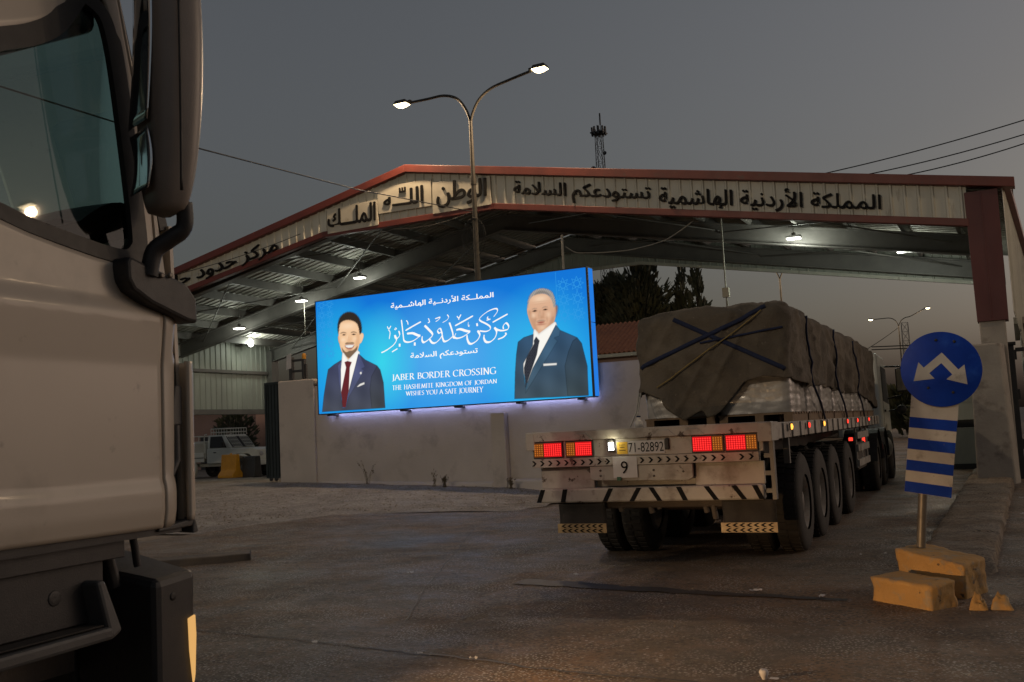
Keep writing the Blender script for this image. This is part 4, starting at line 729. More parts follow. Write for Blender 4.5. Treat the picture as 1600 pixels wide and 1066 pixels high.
# ------------------------------------------------------------------ house behind the wall
t = thing('tiled_house', 'low house with clay tile roof behind the wall end', 'house', (-14.2, 38, 0))
b = MB(); b.box(-4, 2.6, .4, 6, 0, 4.3); b.build('wall', M_pink, t)
b = MB(); n_ = 34
for k in range(n_):
    xa = -4.3+7.2*k/n_; xb = xa+7.2/n_; xm = (xa+xb)/2
    b.add([(xa, 0, 4.42), (xm, 0, 4.50), (xb, 0, 4.42), (xb, 3.2, 5.95), (xm, 3.2, 6.03), (xa, 3.2, 5.95)], [(0, 1, 4, 5), (1, 2, 3, 4)]); b.add([(xa, 6.4, 4.42), (xb, 6.4, 4.42), (xb, 3.2, 5.95), (xa, 3.2, 5.95)], [(0, 1, 2, 3)])
b.build('roof', M_tile, t, recalc=False, solid=.03)
b = MB(); b.box(-4.3, 2.9, -.06, .06, 4.28, 4.42); b.box(-4.3, 2.9, .06, .4, 4.30, 4.36); b.build('gutter', M_board, t)
t = thing('outbuilding', 'pink plastered outbuilding behind the pickup', 'building', (-44, 46, 0)); b = MB(); b.box(-3, 3.4, 0, 4, 0, 3.6); b.build('wall', M_pink, t); b = MB(); b.box(-3.2, 3.6, -.2, 4.2, 3.6, 3.8); b.build('roof', M_conc, t)
b = MB(); b.box(-1, 0, -.04, -.005, 0, 2.1); b.build('door', M_dsteel, t)
t = thing('freight_container', 'dark closed container standing behind the pickup bonnet', 'container', (-38.2, 48, .1)); b = MB(); b.box(-3, 3, 0, 2.4, 0.1, 2.9); x = -2.9
while x < 2.9: b.box(x, x+.12, -.04, -.003, .2, 2.8); x += .26
b.build('body', M_dsteel, t); b = MB(); b.box(2.0, 2.12, -.10, -.045, .5, 2.5); b.build('locking_bar', M_steel, t)
# ------------------------------------------------------------------ pickup
def wheel_mesh(r, w, rimr, name_t='tyre'):
    ty = MB(); ty.lathe([(-w/2, rimr), (-w/2, r*.86), (-w*.44, r*.96), (-w*.36, r), (w*.36, r), (w*.44, r*.96), (w/2, r*.86), (w/2, rimr)], (0, 0, 0), 'x', 40)
    for k in range(40):
        a = 2*pi*k/40
        for s_ in (-1, 1):
            a2 = a+(.04 if s_ > 0 else 0); c = Vector((s_*w*.2, r*cos(a2), r*sin(a2))); tn = Vector((0, -sin(a2), cos(a2)))*r*.045; ot = Vector((0, cos(a2), sin(a2)))*r*.022; xx = Vector((w*.15, 0, 0))
            ty.add([c-xx-tn-ot*.5, c+xx-tn-ot*.5, c+xx+tn-ot*.5, c-xx+tn-ot*.5, c-xx-tn+ot, c+xx-tn+ot, c+xx+tn+ot, c-xx+tn+ot], [(4, 5, 6, 7), (0, 1, 5, 4), (1, 2, 6, 5), (2, 3, 7, 6), (3, 0, 4, 7)])
    ri = MB(); ri.lathe([(w*.42, rimr), (w*.44, rimr*.93), (w*.2, rimr*.86), (w*.12, rimr*.60), (w*.16, rimr*.40), (w*.34, rimr*.36), (w*.36, .001)], (0, 0, 0), 'x', 32)
    for k in range(8): a = 2*pi*k/8; ri.lathe([(w*.13, .022), (w*.22, .02), (w*.22, .001)], (0, cos(a)*rimr*.52, sin(a)*rimr*.52), 'x', 6)
    ri.lathe([(-w*.42, rimr), (-w*.40, rimr*.9), (-w*.3, .001)], (0, 0, 0), 'x', 24)
    return ty, ri
def add_wheel(parent, x, y, z, flip=False, proto=[None], key=''):
    w = bpy.data.objects.new('wheel', None); COL.objects.link(w); w.parent = parent; w.location = (x, y, z); w.rotation_euler = (random.random()*6, 0, pi if flip else 0)
    for nm, me in proto:
        o = bpy.data.objects.new(nm, me); COL.objects.link(o); o.parent = w
    return w
def wheel_proto(r, w, rimr):
    ty, ri = wheel_mesh(r, w, rimr); a = ty.build('tyre', M_rubber); b_ = ri.build('rim', M_rim); pr = [('tyre', a.data), ('rim', b_.data)]
    bpy.data.objects.remove(a); bpy.data.objects.remove(b_); return pr
pk = thing('pickup_truck', 'cream pickup with roof rack parked behind the gate opening', 'pickup', (-31.75, 34.0, gz(-31.75, 34)), -pi/2)   # local +y points towards world +x
pr = wheel_proto(.40, .26, .22)
for yy in (-1.5, 1.62):
    add_wheel(pk, .74, yy, .40, False, pr); add_wheel(pk, -.74, yy, .40, True, pr)
side = [(-.42, .62), (2.45, .62), (2.50, .8), (2.46, 1.16), (2.2, 1.24), (1.02, 1.27), (.58, 1.80), (.42, 1.86), (-.42, 1.86)]
b = MB(); f = lambda y, z, d: (d, y, z)
b.prism([(-.42, .62), (1.1, .62), (1.12, .9), (1.32, 1.0), (1.95, 1.0), (2.12, .9), (2.14, .62), (2.45, .62), (2.50, .8), (2.46, 1.16), (2.2, 1.24), (1.02, 1.27), (-.42, 1.27)], -.8, .8, f)
b.hexa([(-.76, -.42, 1.27), (.76, -.42, 1.27), (.76, 1.0, 1.27), (-.76, 1.0, 1.27), (-.70, -.40, 1.86), (.70, -.40, 1.86), (.70, .52, 1.86), (-.70, .52, 1.86)])
b.box(-.55, .55, -2.5, 2.3, .48, .62); b.build('body', M_pick, pk, bevel=.03)
b = MB(); b.box(-.88, .88, -2.5, -.5, .86, .92); b.box(.82, .88, -2.5, -.5, .7, 1.12); b.box(-.88, -.82, -2.5, -.5, .7, 1.12); b.box(-.88, .88, -2.56, -2.5, .7, 1.12); b.box(-.82, .82, -.5, -.46, .86, 1.5); b.build('load_bed', M_pick, pk, bevel=.012)
b = MB()
for yy in (1.62, -1.5): b.lathe([(.80, .56), (.90, .56), (.90, .46), (.80, .46)], (0, yy, .44), 'x', 24)
b.build('wheel_arch', M_pick, pk)
for s_ in (1, -1):
    b = MB(); b.hexa([(s_*.765, -.25, 1.30), (s_*.765, .72, 1.30), (s_*.772, .72, 1.31), (s_*.772, -.25, 1.31), (s_*.706, -.25, 1.80), (s_*.706, .42, 1.80), (s_*.712, .42, 1.80), (s_*.712, -.25, 1.80)]); b.build('side_window', M_glassdark if False else M_gask, pk)
b = MB(); b.hexa([(-.68, .99, 1.31), (.68, .99, 1.31), (.68, 1.02, 1.31), (-.68, 1.02, 1.31), (-.64, .58, 1.79), (.64, .58, 1.79), (.64, .61, 1.79), (-.64, .61, 1.79)]); b.build('windscreen', M_gask, pk)
b = MB()
for s_ in (-.38, .38):
    for k in range(6): x = s_-.26+.104*k; b.tube([(x, 1.05, 1.32), (x, .64, 1.78)], .012, 5)
    for k in range(4): z = 1.32+.15*k; b.tube([(s_-.26, 1.05-.41*(z-1.32)/.46, z), (s_+.26, 1.05-.41*(z-1.32)/.46, z)], .012, 5)
b.build('windscreen_grille', M_pick, pk)
b = MB()
for z in (1.98, 2.14):
    for x in (-.62, .62): b.tube([(x, -.3, z), (x, .62, z)], .018, 6)
    for yy in (-.3, .62): b.tube([(-.62, yy, z), (.62, yy, z)], .018, 6)
for k in range(7): yy = -.3+.92*k/6; b.tube([(.62, yy, 1.86), (.62, yy, 2.14)], .014, 5); b.tube([(-.62, yy, 1.86), (-.62, yy, 2.14)], .014, 5); b.tube([(-.62, yy, 1.98), (.62, yy, 1.98)], .012, 5)
for x in (-.78, .78):
    b.tube([(x, -.55, .95), (x, -.55, 1.75), (x, -.52, 1.9), (x, -.40, 1.92)], .022, 6); b.tube([(x, -.55, 1.84), (x, -2.4, 1.84), (x, -2.45, 1.1)], .02, 6)
b.tube([(-.78, -.55, 1.84), (.78, -.55, 1.84)], .02, 6); b.build('roof_rack', M_pick, pk)
b = MB(); b.box(-.72, .72, -2.35, -.62, .93, 1.62); b.build('water_tank', M_board, pk, bevel=.12)
b = MB(); b.hexa([(.8, .62, 1.32), (.95, .60, 1.32), (.95, .68, 1.32), (.8, .68, 1.32), (.82, .62, 1.56), (.98, .60, 1.56), (.98, .68, 1.56), (.82, .68, 1.56)]); b.build('side_mirror', M_plast, pk, bevel=.02)
b = MB(); b.box(.80, .815, .0, .14, 1.08, 1.12); b.build('door_handle', M_plast, pk)
b = MB(); b.box(-.85, .85, 2.5, 2.62, .5, .72); b.build('front_bumper', M_pick, pk, bevel=.02)
for s_ in (-.58, .58): b = MB(); b.lathe([(0, .1), (.03, .09), (.04, .001)], (s_, 2.49, .98), 'y', 14); b.build('headlight', M_paper, pk)
t = thing('plastic_barrier', 'orange plastic water barrier in front of the pickup', 'barrier', (-28.9, 31.2, gz(-28.9, 31.2)), radians(-8))
b = MB(); b.prism([(-.30, 0), (.30, 0), (.30, .12), (.14, .32), (.09, .95), (-.09, .95), (-.14, .32), (-.30, .12)], -.5, .42, lambda u, v, d: (d, u, v)); b.build('body', M_orange, t, bevel=.03)
b = MB(); b.lathe([(0, .05), (.05, .05), (.05, .001)], (0, 0, .95), 'z', 12); b.build('filler_cap', M_orange, t)
t = thing('concrete_block', 'dark grey barrier block between the orange barrier and pickup wheel', 'block', (-28.2, 31.6, gz(-28.2, 31.6))); b = MB(); b.prism([(-.25, 0), (.25, 0), (.2, .4), (.16, .86), (-.16, .86), (-.2, .4)], -.32, .36, lambda u, v, d: (d, u, v)); b.build('body', M_dsteel, t, bevel=.03)
# ------------------------------------------------------------------ right hand side: abutment, posts, booth
t = thing('concrete_abutment', 'grey concrete pier wrapped round the foot of the maroon column', 'pier', (0, 21.1, 0))
b = MB(); b.hexa([(-.87, -.1, -.05), (-.20, -.1, -.05), (-.12, .32, -.05), (-.87, .32, -.05), (-.80, -.1, 2.68), (-.27, -.1, 2.68), (-.20, .32, 2.68), (-.80, .32, 2.68)]); b.build('pier', M_conc, t, bevel=.035)
b = MB(); b.tube([(-2.6, .1, 2.74), (-1.6, .12, 2.70), (-.8, .15, 2.705)], .012, 5); b.tube([(-2.6, .15, 2.80), (-1.6, .16, 2.76), (-.8, .2, 2.72)], .012, 5); b.build('loose_wires', M_cable, t)
t = thing('gate_post', 'dark steel gate post just behind the concrete pier', 'post', (0, 22.5, 0)); b = MB(); b.box(-.26, -.04, 0, .2, -.02, 2.7); b.box(-.3, .0, -.04, .24, 2.7, 2.76); b.build('post', M_dsteel, t, bevel=.01); b = MB()
for z in (.6, 1.6, 2.4): b.box(-.04, .0, .02, .1, z, z+.2)
b.box(-.02, 1.6, .05, .12, 2.56, 2.64); b.build('hinges', M_dsteel, t)
t = thing('downpipe', 'pale bent downpipe on the right side of the crossing', 'pipe', (0, 23.6, 0)); b = MB(); b.tube([(.30, 0, 3.4), (.30, 0, 2.72), (.26, 0, 2.6), (.17, 0, 2.45), (.14, 0, 2.3), (.16, 0, .1)], .05, 10); b.build('pipe', M_inner, t); b = MB(); b.box(.08, .24, .04, .1, 1.6, 1.66); b.box(.08, .24, .04, .1, .8, .86); b.build('clips', M_dsteel, t)
t = thing('side_building', 'pale building on the right beyond the gate post', 'building', (0, 25.2, 0)); b = MB(); b.box(.12, 4.5, 0, 6, 0, 3.3); b.build('wall', M_conc, t); b = MB(); b.box(-.0, 4.7, -.2, 6.2, 3.3, 3.45); b.build('roof', M_conc, t); b = MB(); b.box(.6, 1.5, -.05, -.004, 0, 2.1); b.build('door', M_dsteel, t)
t = thing('guard_booth', 'small pale guard booth with a dark window behind the striped panel', 'booth', (-1.35, 26.6, 0)); b = MB(); b.box(-.30, .62, 0, 1.2, 0, 1.0); b.box(-.30, .62, 0, 1.2, 1.2, 2.2); b.box(-.30, -.2, 0, 1.2, 1.0, 1.2); b.box(.52, .62, 0, 1.2, 1.0, 1.2); b.build('wall', M_inner, t); b = MB(); b.box(-.18, .5, .06, .09, 1.01, 1.19); b.build('window', M_gask, t); b = MB(); b.box(-.4, .72, -.12, 1.3, 2.2, 2.28); b.build('roof', M_steel, t); b = MB(); b.box(-.34, .66, -.06, 0-.003, 0, .14); b.build('plinth', M_dsteel, t)
# ------------------------------------------------------------------ poles and cables
t = thing('sensor_rod', 'pale rod with a square box hanging from the canopy above the load', 'rod', (-6.72, 26.0, 0)); b = MB(); b.tube([(0, 0, 4.4), (0, 0, 6.95)], .022, 8); b.build('rod', M_wcable, t); b = MB(); b.box(-.09, .09, -.06, .06, 4.72, 4.98); b.build('box', M_board, t, bevel=.01); b = MB(); b.tube([(0, 0, 4.72), (.03, -.02, 4.55), (0, 0, 4.3), (-.04, 0, 4.1)], .02, 6); b.build('tail_cable', M_wcable, t)
t = MB(); t.tube([(-8.99, 20.55, gz(-9, 20.55)), (-8.99, 20.55, 5.86)], .028, 8); tag(t.build('conduit_pole', M_wcable), 'thin pale pole sticking up behind the billboard top right corner', 'pole')
def cable(pts, r, mt, label, sag=0, n=14, group='overhead cables'):
    b = MB(); P_ = []
    for a, c in zip(pts, pts[1:]):
        for k in range(n): f_ = k/n; P_.append((a[0]+(c[0]-a[0])*f_, a[1]+(c[1]-a[1])*f_, a[2]+(c[2]-a[2])*f_-sag*4*f_*(1-f_)))
    P_.append(pts[-1]); b.tube(P_, r, 5); return tag(b.build('power_cable', mt), label, 'cable', group)
cable([(-11.41, 20.82, 6.8), (-11.42, 16, 6.41), (-10.63, 11, 5.91), (-11.07, 8, 6.09), (-12.5, -2, 7.4)], .012, M_cable, 'black cable running from the street lamp pole past the near truck', 0)
cable([(-6.28, 21.9, 6.05), (-6.98, 21.9, 5.68), (-7.93, 21.9, 5.56), (-9.2, 21.9, 5.66), (-9.5, 21.9, 5.86)], .012, M_wcable, 'pale cable sagging under the fascia above the billboard right corner', .02, 6)
cable([(1.4, 45, 13.1), (-6.82, 45, 12.14), (-40, 46, 9)], .025, M_cable, 'uppermost of three dark wires over the right of the roof', .1)
cable([(1.4, 45, 12.52), (-5.1, 45, 11.8), (-40, 46, 8.6)], .025, M_cable, 'middle of three dark wires over the right of the roof', .1)
cable([(1.4, 45, 12.16), (-3.69, 45, 11.51), (-40, 46, 8.2)], .025, M_cable, 'lowest of three dark wires over the right of the roof', .1)
cable([(-26, 21.1, 6.25), (-20.5, 21.1, 6.55), (-16.9, 21.1, 7.05)], .010, M_cable, 'thin dark cable strung across the left fascia lettering', .05)
cable([(-16.9, 21.25, 6.72), (-14, 21.25, 6.8), (-11.5, 21.1, 6.9)], .010, M_cable, 'thin cable along the lower trim below the ivory boards', .12)
cable([(-9.0, 93, 8.9), (-20, 110, 6.2)], .03, M_cable, 'far thin wire leaving the farthest street lamp', .6)
b = MB()
for k in range(5):
    a = .12+.07*k; b.tube([(-11.41+a*cos(t_)*.8, 20.8, 6.45-.07*k+a*sin(t_)*1.2) for t_ in [i*2*pi/16 for i in range(17)]], .006, 4)
tag(b.build('cable_coil', M_cable), 'loose coils of thin cable hung on the street lamp pole', 'cable')
# ------------------------------------------------------------------ traffic sign on its broken base
def rough_block(mb, foot, z0, tops, seed, amp=.02, n=9):
    A_, B_, C_, D_ = [Vector((x, y, z0)) for x, y in foot]; T = [Vector((x, y, z)) for (x, y), z in zip(foot, tops)]
    def face(p, q, r_, s_, nn=n):
        def fn(u, v):
            w = (p*(1-u)+q*u)*(1-v)+(s_*(1-u)+r_*u)*v
            c = sum(T, Vector())/4; c.z = (z0+c.z)/2; d = (w-c)
            k = noise.noise(w*5.5+Vector((seed, 0, 0)))*amp+noise.noise(w*15+Vector((0, seed, 0)))*amp*.5
            e = max(abs(2*u-1), abs(2*v-1)); 
            if e > .95: k -= amp*(.35+1.6*max(0, noise.noise(w*7+Vector((0, 0, seed)))))
            return w+d.normalized()*k
        mb.grid(fn, nn, nn)
    face(A_, B_, T[1], T[0]); face(B_, C_, T[2], T[1]); face(C_, D_, T[3], T[2]); face(D_, A_, T[0], T[3]); face(T[0], T[1], T[2], T[3])
t = MB(); rough_block(t, [(-1.03, 8.82), (-.50, 8.42), (-.36, 8.78), (-.86, 9.30)], -.03, (.34, .27, .28, .33), 4, .020, 22)
blk = tag(t.build('sign_footing', M_yellow, weld=True), 'large cracked yellow painted concrete footing holding the sign post', 'concrete block')
t = MB(); rough_block(t, [(-1.17, 8.28), (-.71, 7.90), (-.54, 8.13), (-.98, 8.58)], -.03, (.19, .19, .20, .20), 9, .022, 14)
tag(t.build('kerb_block', M_yellow, weld=True), 'long yellow painted block lying in front of the sign footing', 'concrete block')
for (x, y, s_, sd, lab) in ((-.40, 8.02, .075, 3, 'pointed yellow rubble piece next to the footing'), (-.25, 8.06, .09, 6, 'pointed yellow rubble piece farthest right from the footing')):
    b = MB(); rough_block(b, [(x-s_, y-s_*.6), (x+s_, y-s_*.7), (x+s_*.8, y+s_*.7), (x-s_*.7, y+s_*.8)], -.02, (.08, .06, .10, .14), sd, .03, 6)
    for i, v in enumerate(b.v):
        f_ = max(0, min(1, v.z/.14)); b.v[i] = Vector((x+(v.x-x)*(1-.72*f_), y+(v.y-y)*(1-.72*f_), v.z*1.15))
    tag(b.build('rubble', M_yellow, weld=True), lab, 'rubble', 'yellow rubble by the sign')
sg = thing('traffic_sign', 'leaning blue disc sign with two white arrows and a striped panel', 'sign', (-.847, 8.985, 0), atan2(.094, .996))
# local: x right, z up, facing -y
b = MB(); b.tube([(-.01, .05, .2), (.055, .055, .78), (.20, .06, 1.95)], .036, 14); b.build('post', M_pole, sg)
Rl = Matrix.Rotation(radians(7.2), 4, 'Y')
def leaned(cx_, cz_): return Matrix.Translation((cx_, -.05, cz_)) @ Rl
b = MB(); b.M = leaned(.275, 1.79); b.lathe([(0, .001), (0, .312), (.016, .312), (.016, .001)], (0, 0, 0), 'y', 64); b.build('disc', M_blue, sg, bevel=.003)
b = MB(); b.M = leaned(.275, 1.79); f = lambda u, v, d: (u, -.0015-d, v)
# each white arrow is one outline: shaft and head
e_ = Vector((.205, -.112)); o_ = Vector((0, .095)); d_ = (e_-o_).normalized(); n_ = Vector((-d_.y, d_.x)); w = .031; hl = .135; hw = .092; m = e_-d_*hl
top = o_.y+w/abs(d_.x); low = o_.y-w/abs(d_.x)
half = [(m+n_*w), (m+n_*hw), e_, (m-n_*hw), (m-n_*w)]
pts = [(0, top)]+[(p.x, p.y) for p in half]+[(0, low)]+[(-p.x, p.y) for p in half[::-1]]
b.prism(pts, 0, .002, f)
b.build('arrows', M_white, sg)
b = MB(); b.M = leaned(.275, 1.79)
for (x, z) in ((-.05, .24), (.09, .235), (-.09, -.16), (.10, -.185)): b.lathe([(-.006, .001), (-.006, .012), (0, .012)], (x, 0, z), 'y', 10)
b.build('bolts', M_dsteel, sg)
Q = [(.032, 1.60), (.396, 1.55), (.268, .728), (-.088, .793)]   # striped panel corners
def pq(u, v, d):
    a = Vector(Q[3])*(1-u)+Vector(Q[2])*u; c = Vector(Q[0])*(1-u)+Vector(Q[1])*u; p = a*(1-v)+c*v; return (p.x, -.022-d, p.y)
b = MB(); b.hexa([pq(0, 0, -.004), pq(1, 0, -.004), pq(1, 0, 0), pq(0, 0, 0), pq(0, 1, -.004), pq(1, 1, -.004), pq(1, 1, 0), pq(0, 1, 0)]); b.build('panel', M_white, sg)
b = MB(); H_ = .875
for k in range(4): v0 = (2*k)*H_/8+.0; v1 = v0+H_/8; b.hexa([pq(.002, v0+.002, .0004), pq(.998, v0+.002, .0004), pq(.998, v0+.002, .002), pq(.002, v0+.002, .002), pq(.002, v1, .0004), pq(.998, v1, .0004), pq(.998, v1, .002), pq(.002, v1, .002)])
b.build('stripes', M_blue, sg)
# ------------------------------------------------------------------ kerb stone, litter, stones
b = MB(); rough_block(b, [(-9.6, 8.75), (-8.75, 9.75), (-8.95, 9.98), (-9.8, 8.98)], -.02, (.11, .10, .11, .12), 14, .02, 12); tag(b.build('kerb_stone', M_chassis, weld=True), 'dark low kerb stone lying beyond the near truck bumper', 'kerb')
lit = [(-5.85, 8.94), (-1.59, 10.77), (-1.37, 10.89), (-3.65, 5.64), (-4.6, 5.76), (-3.22, 5.6), (-9.05, 16.48), (-1.54, 8.28), (-2.11, 8.46), (-.11, 17.58), (-.12, 15.02), (-3.98, 8.99)]
labs = ['flat white paper scrap on the asphalt between the trucks', 'white scrap on the lane left of the sign post', 'small scrap nearest the sign post on the lane', 'crumpled pale scrap on the crack close to the camera', 'pale scrap by the near truck on the asphalt', 'grey flat scrap on the crack right of another scrap', 'white scrap at the gravel edge before the wall', 'pale scrap left of the yellow block', 'pale scrap on the dark strip', 'white scrap beyond the island near the pier', 'white scrap beside the right edge of the island', 'small scrap behind the flatbed mud flap']
for i, ((x, y), lab) in enumerate(zip(lit, labs)):
    b = MB(); s_ = .022+.03*random.random(); z = max(roadz(x, y), gz(x, y))+.012; rot = random.random()*3
    if i in (6,): z += .02
    b.grid(lambda u, v: (x+(u-.5)*s_*2*cos(rot)-(v-.5)*s_*sin(rot), y+(u-.5)*s_*2*sin(rot)+(v-.5)*s_*cos(rot), z+.02*noise.noise((u*3, v*3, i))+.012), 5, 4); tag(b.build('paper_scrap', M_paper, recalc=False), lab, 'litter', 'paper scraps on the ground')
t = thing('crumpled_cup', 'crumpled white paper cup lying on the near asphalt', 'litter', (-1.40, 5.66, roadz(-1.40, 5.66))); b = MB(); b.lathe([(0, .012), (.02, .02), (.04, .028), (.055, .02), (.05, .006)], (0, 0, 0), 'z', 9); b.build('cup', M_paper, t); b = MB(); b.grid(lambda u, v: (.03+.05*u, -.02+.04*v, .01+.02*noise.noise((u*4, v*4, 3))), 4, 4); b.build('torn_flap', M_paper, t, recalc=False)
b = MB(); rnd = random.Random(4)
for k in range(1200):
    if k < 260: x, y = rnd.uniform(-8, .4), rnd.uniform(6, 16)
    elif k < 340: x, y = rnd.gauss(-.8, .5), rnd.gauss(8.0, .35)
    else: y = rnd.uniform(12.6, 19.8); x = edge_x(y)-.4-rnd.random()**1.5*9
    s_ = rnd.uniform(.004, .012)*(1.0 if k < 340 else 2.2); z = roadz(x, y)+(.03 if k >= 340 else 0)
    vs = [Vector((x, y, z))+Vector((cos(a)*s_*rnd.uniform(.7, 1.3), sin(a)*s_*rnd.uniform(.7, 1.3), 0)) for a in (0, 1.3, 2.5, 3.8, 5)]
    b.add(vs+[Vector((x, y, z+s_*.9))], [(i, (i+1) % 5, 5) for i in range(5)])
tag(b.build('loose_stones', M_stone), 'loose pebbles scattered over the asphalt and gravel', 'pebbles', kind='stuff')
# ------------------------------------------------------------------ flatbed articulated truck
TY = radians(2.03)
fb = thing('flatbed_truck', 'loaded white flatbed truck seen from behind with red tail lights lit', 'truck', (-3.274, 9.157, 0), TY)
# bed, rear beam and side rails
b = MB(); b.box(-1.16, 1.16, .14, 10.9, 1.36, 1.40); b.build('bed_deck', M_chassis, fb)
b = MB(); b.box(-1.225, 1.225, -.03, .13, 1.335, 1.43); b.box(1.10, 1.232, -.035, .3, 1.25, 1.425); b.box(-1.225, -1.13, -.035, .3, 1.25, 1.425)
for x in (-.62, .22, .5): b.hexa([(x-.12, -.042, 1.335), (x+.12, -.042, 1.335), (x+.12, -.03, 1.335), (x-.12, -.03, 1.335), (x-.05, -.042, 1.40), (x+.05, -.042, 1.40), (x+.05, -.03, 1.40), (x-.05, -.03, 1.40)])
b.build('rear_beam', M_trailer, fb, bevel=.008)
b = MB()
for s_ in (-1, 1):
    xa, xb = sorted((s_*1.165, s_*1.225)); b.box(xa, xb, .3, 10.9, 1.26, 1.415)
    for k in range(20): y = .55+.52*k; xa, xb = sorted((s_*1.225, s_*1.245)); b.box(xa, xb, y, y+.07, 1.262, 1.412)
b.build('side_rail', M_trailer, fb, bevel=.006)
b = MB()
for s_ in (-1, 1):
    xa, xb = sorted((s_*.32, s_*.48)); b.hexa([(xa, .2, .84), (xb, .2, .84), (xb, 10.8, 1.12), (xa, 10.8, 1.12), (xa, .2, 1.36), (xb, .2, 1.36), (xb, 10.8, 1.36), (xa, 10.8, 1.36)])
for k in range(22): b.box(-1.16, 1.16, .4+.48*k, .46+.48*k, 1.24, 1.355)
b.box(-.4, .4, 9.5, 16, .72, .98)
for y in (2.1, 3.4, 4.7, 6.3, 10.9, 12.4, 14.4): b.tube([(-1.0, y, .53), (1.0, y, .53)], .075, 10); b.box(-.62, -.5, y-.35, y+.35, .56, .70); b.box(.5, .62, y-.35, y+.35, .56, .70)
for (x, zz) in ((-.33, .62), (-.2, .66), (-.02, .60), (.06, .64), (.52, .60), (.60, .54)): b.tube([(x, .14, .72), (x+.02, .16, zz)], .028, 6)
b.tube([(-.5, .16, .70), (.72, .16, .70)], .055, 8); b.build('chassis', M_chassis, fb)
# rear panels
b = MB(); b.box(-1.17, 1.14, .0, .05, 1.165, 1.333); b.build('lamp_panel', M_trailer, fb, bevel=.004)
b = MB(); b.box(-1.172, 1.10, -.02, .06, 1.075, 1.162); b.build('chevron_bar', M_trailer, fb, bevel=.005)
b = MB()
for k in range(26):
    x = -1.15+.087*k
    if -.34 < x < -.05 or .80 < x < .86: continue
    for s_ in (-1, 1): z = 1.118; b.hexa([(x, -.0225, z), (x+.022, -.0225, z), (x+.022, -.0205, z), (x, -.0205, z), (x-.024, -.0225, z+s_*.026), (x-.002, -.0225, z+s_*.026), (x-.002, -.0205, z+s_*.026), (x-.024, -.0205, z+s_*.026)]) if False else b.add([(x+.03, -.0225, z), (x+.006, -.0225, z), (x-.022, -.0225, z+s_*.027), (x+.002, -.0225, z+s_*.027)], [(0, 1, 2, 3)])
b.build('chevron_marks', M_black, fb, recalc=False)
b = MB(); b.box(-1.12, -.55, .08, .12, .86, 1.072); b.box(.47, 1.12, .08, .12, .86, 1.072); b.prism([(-.56, .955), (-.52, .935), (.42, .915), (.47, .94), (.47, 1.072), (-.56, 1.072)], -.005, .04, lambda u, v, d: (u, d, v)); b.box(-.56, .47, .18, .22, .86, .94); b.build('lower_panel', M_trailer, fb, bevel=.006)
b = MB()
for (x, z) in ((-.45, 1.03), (-.45, .98), (.09, 1.02), (.09, .965), (.38, 1.0)): b.lathe([(-.012, .001), (-.012, .011), (-.005, .011)], (x, 0, z), 'y', 8)
b.build('bolts', M_chassis, fb)
b = MB(); b.box(-1.115, 1.12, -.012, .10, .722, .862); b.build('underride_bar', M_trailer, fb, bevel=.018)
b = MB()
for i, (x, sl) in enumerate(((-1.09, .05), (-.84, .03), (-.38, .07), (-.10, .08), (.10, -.08), (.36, -.06), (.64, -.09), (.90, -.09), (1.075, -.06))):
    b.add([(x-.03-sl/2, -.0145, .728), (x+.02-sl/2, -.0145, .728), (x+.02+sl/2, -.0145, .856), (x-.03+sl/2, -.0145, .856)], [(0, 1, 2, 3)])
b.build('underride_stripes', M_black, fb, recalc=False)
# tail lamps
def tail(x0, x1, amber_left, nm='tail_light'):
    b = MB(); b.box(x0, x1, -.022, -.001, 1.168, 1.332); h = b.build(nm, M_gask, fb, bevel=.004); w = x1-x0; sp = x0+w*.36 if amber_left else x0+w*.64
    ra, rb = (sp+.004, x1-.012) if amber_left else (x0+.012, sp-.004); aa, ab = (x0+.012, sp-.004) if amber_left else (sp+.004, x1-.012)
    b = MB(); b.box(ra, rb, -.030, -.0225, 1.182, 1.318); b.build('red_lens', E_redg, h); b = MB(); b.box(aa, ab, -.030, -.0225, 1.182, 1.318); b.build('amber_lens', E_ambd, h)
    for (p, q, mt, nm2, n) in ((ra, rb, E_red, 'red_leds', 8), (aa, ab, E_amb2, 'amber_leds', 4)):
        b = MB()
        for i in range(n):
            for j in range(6): b.lathe([(-.036, .001), (-.035, .0055), (-.0305, .007)], (p+(q-p)*(i+.5)/n, 0, 1.19+.12*(j+.5)/6), 'y', 6)
        b.build(nm2, mt, h)
E_amb2 = emat('amber_led_dim', (.75, .22, .03), .75)
tail(-1.15, -.83, True); tail(-.80, -.51, True); tail(.48, .785, False); tail(.795, 1.10, False)
lamp('tail_glow', 'POINT', (-.8, -.25, 1.2), .5, (1, .05, .04), fb, .12); lamp('tail_glow', 'POINT', (.8, -.25, 1.2), .5, (1, .05, .04), fb, .12)
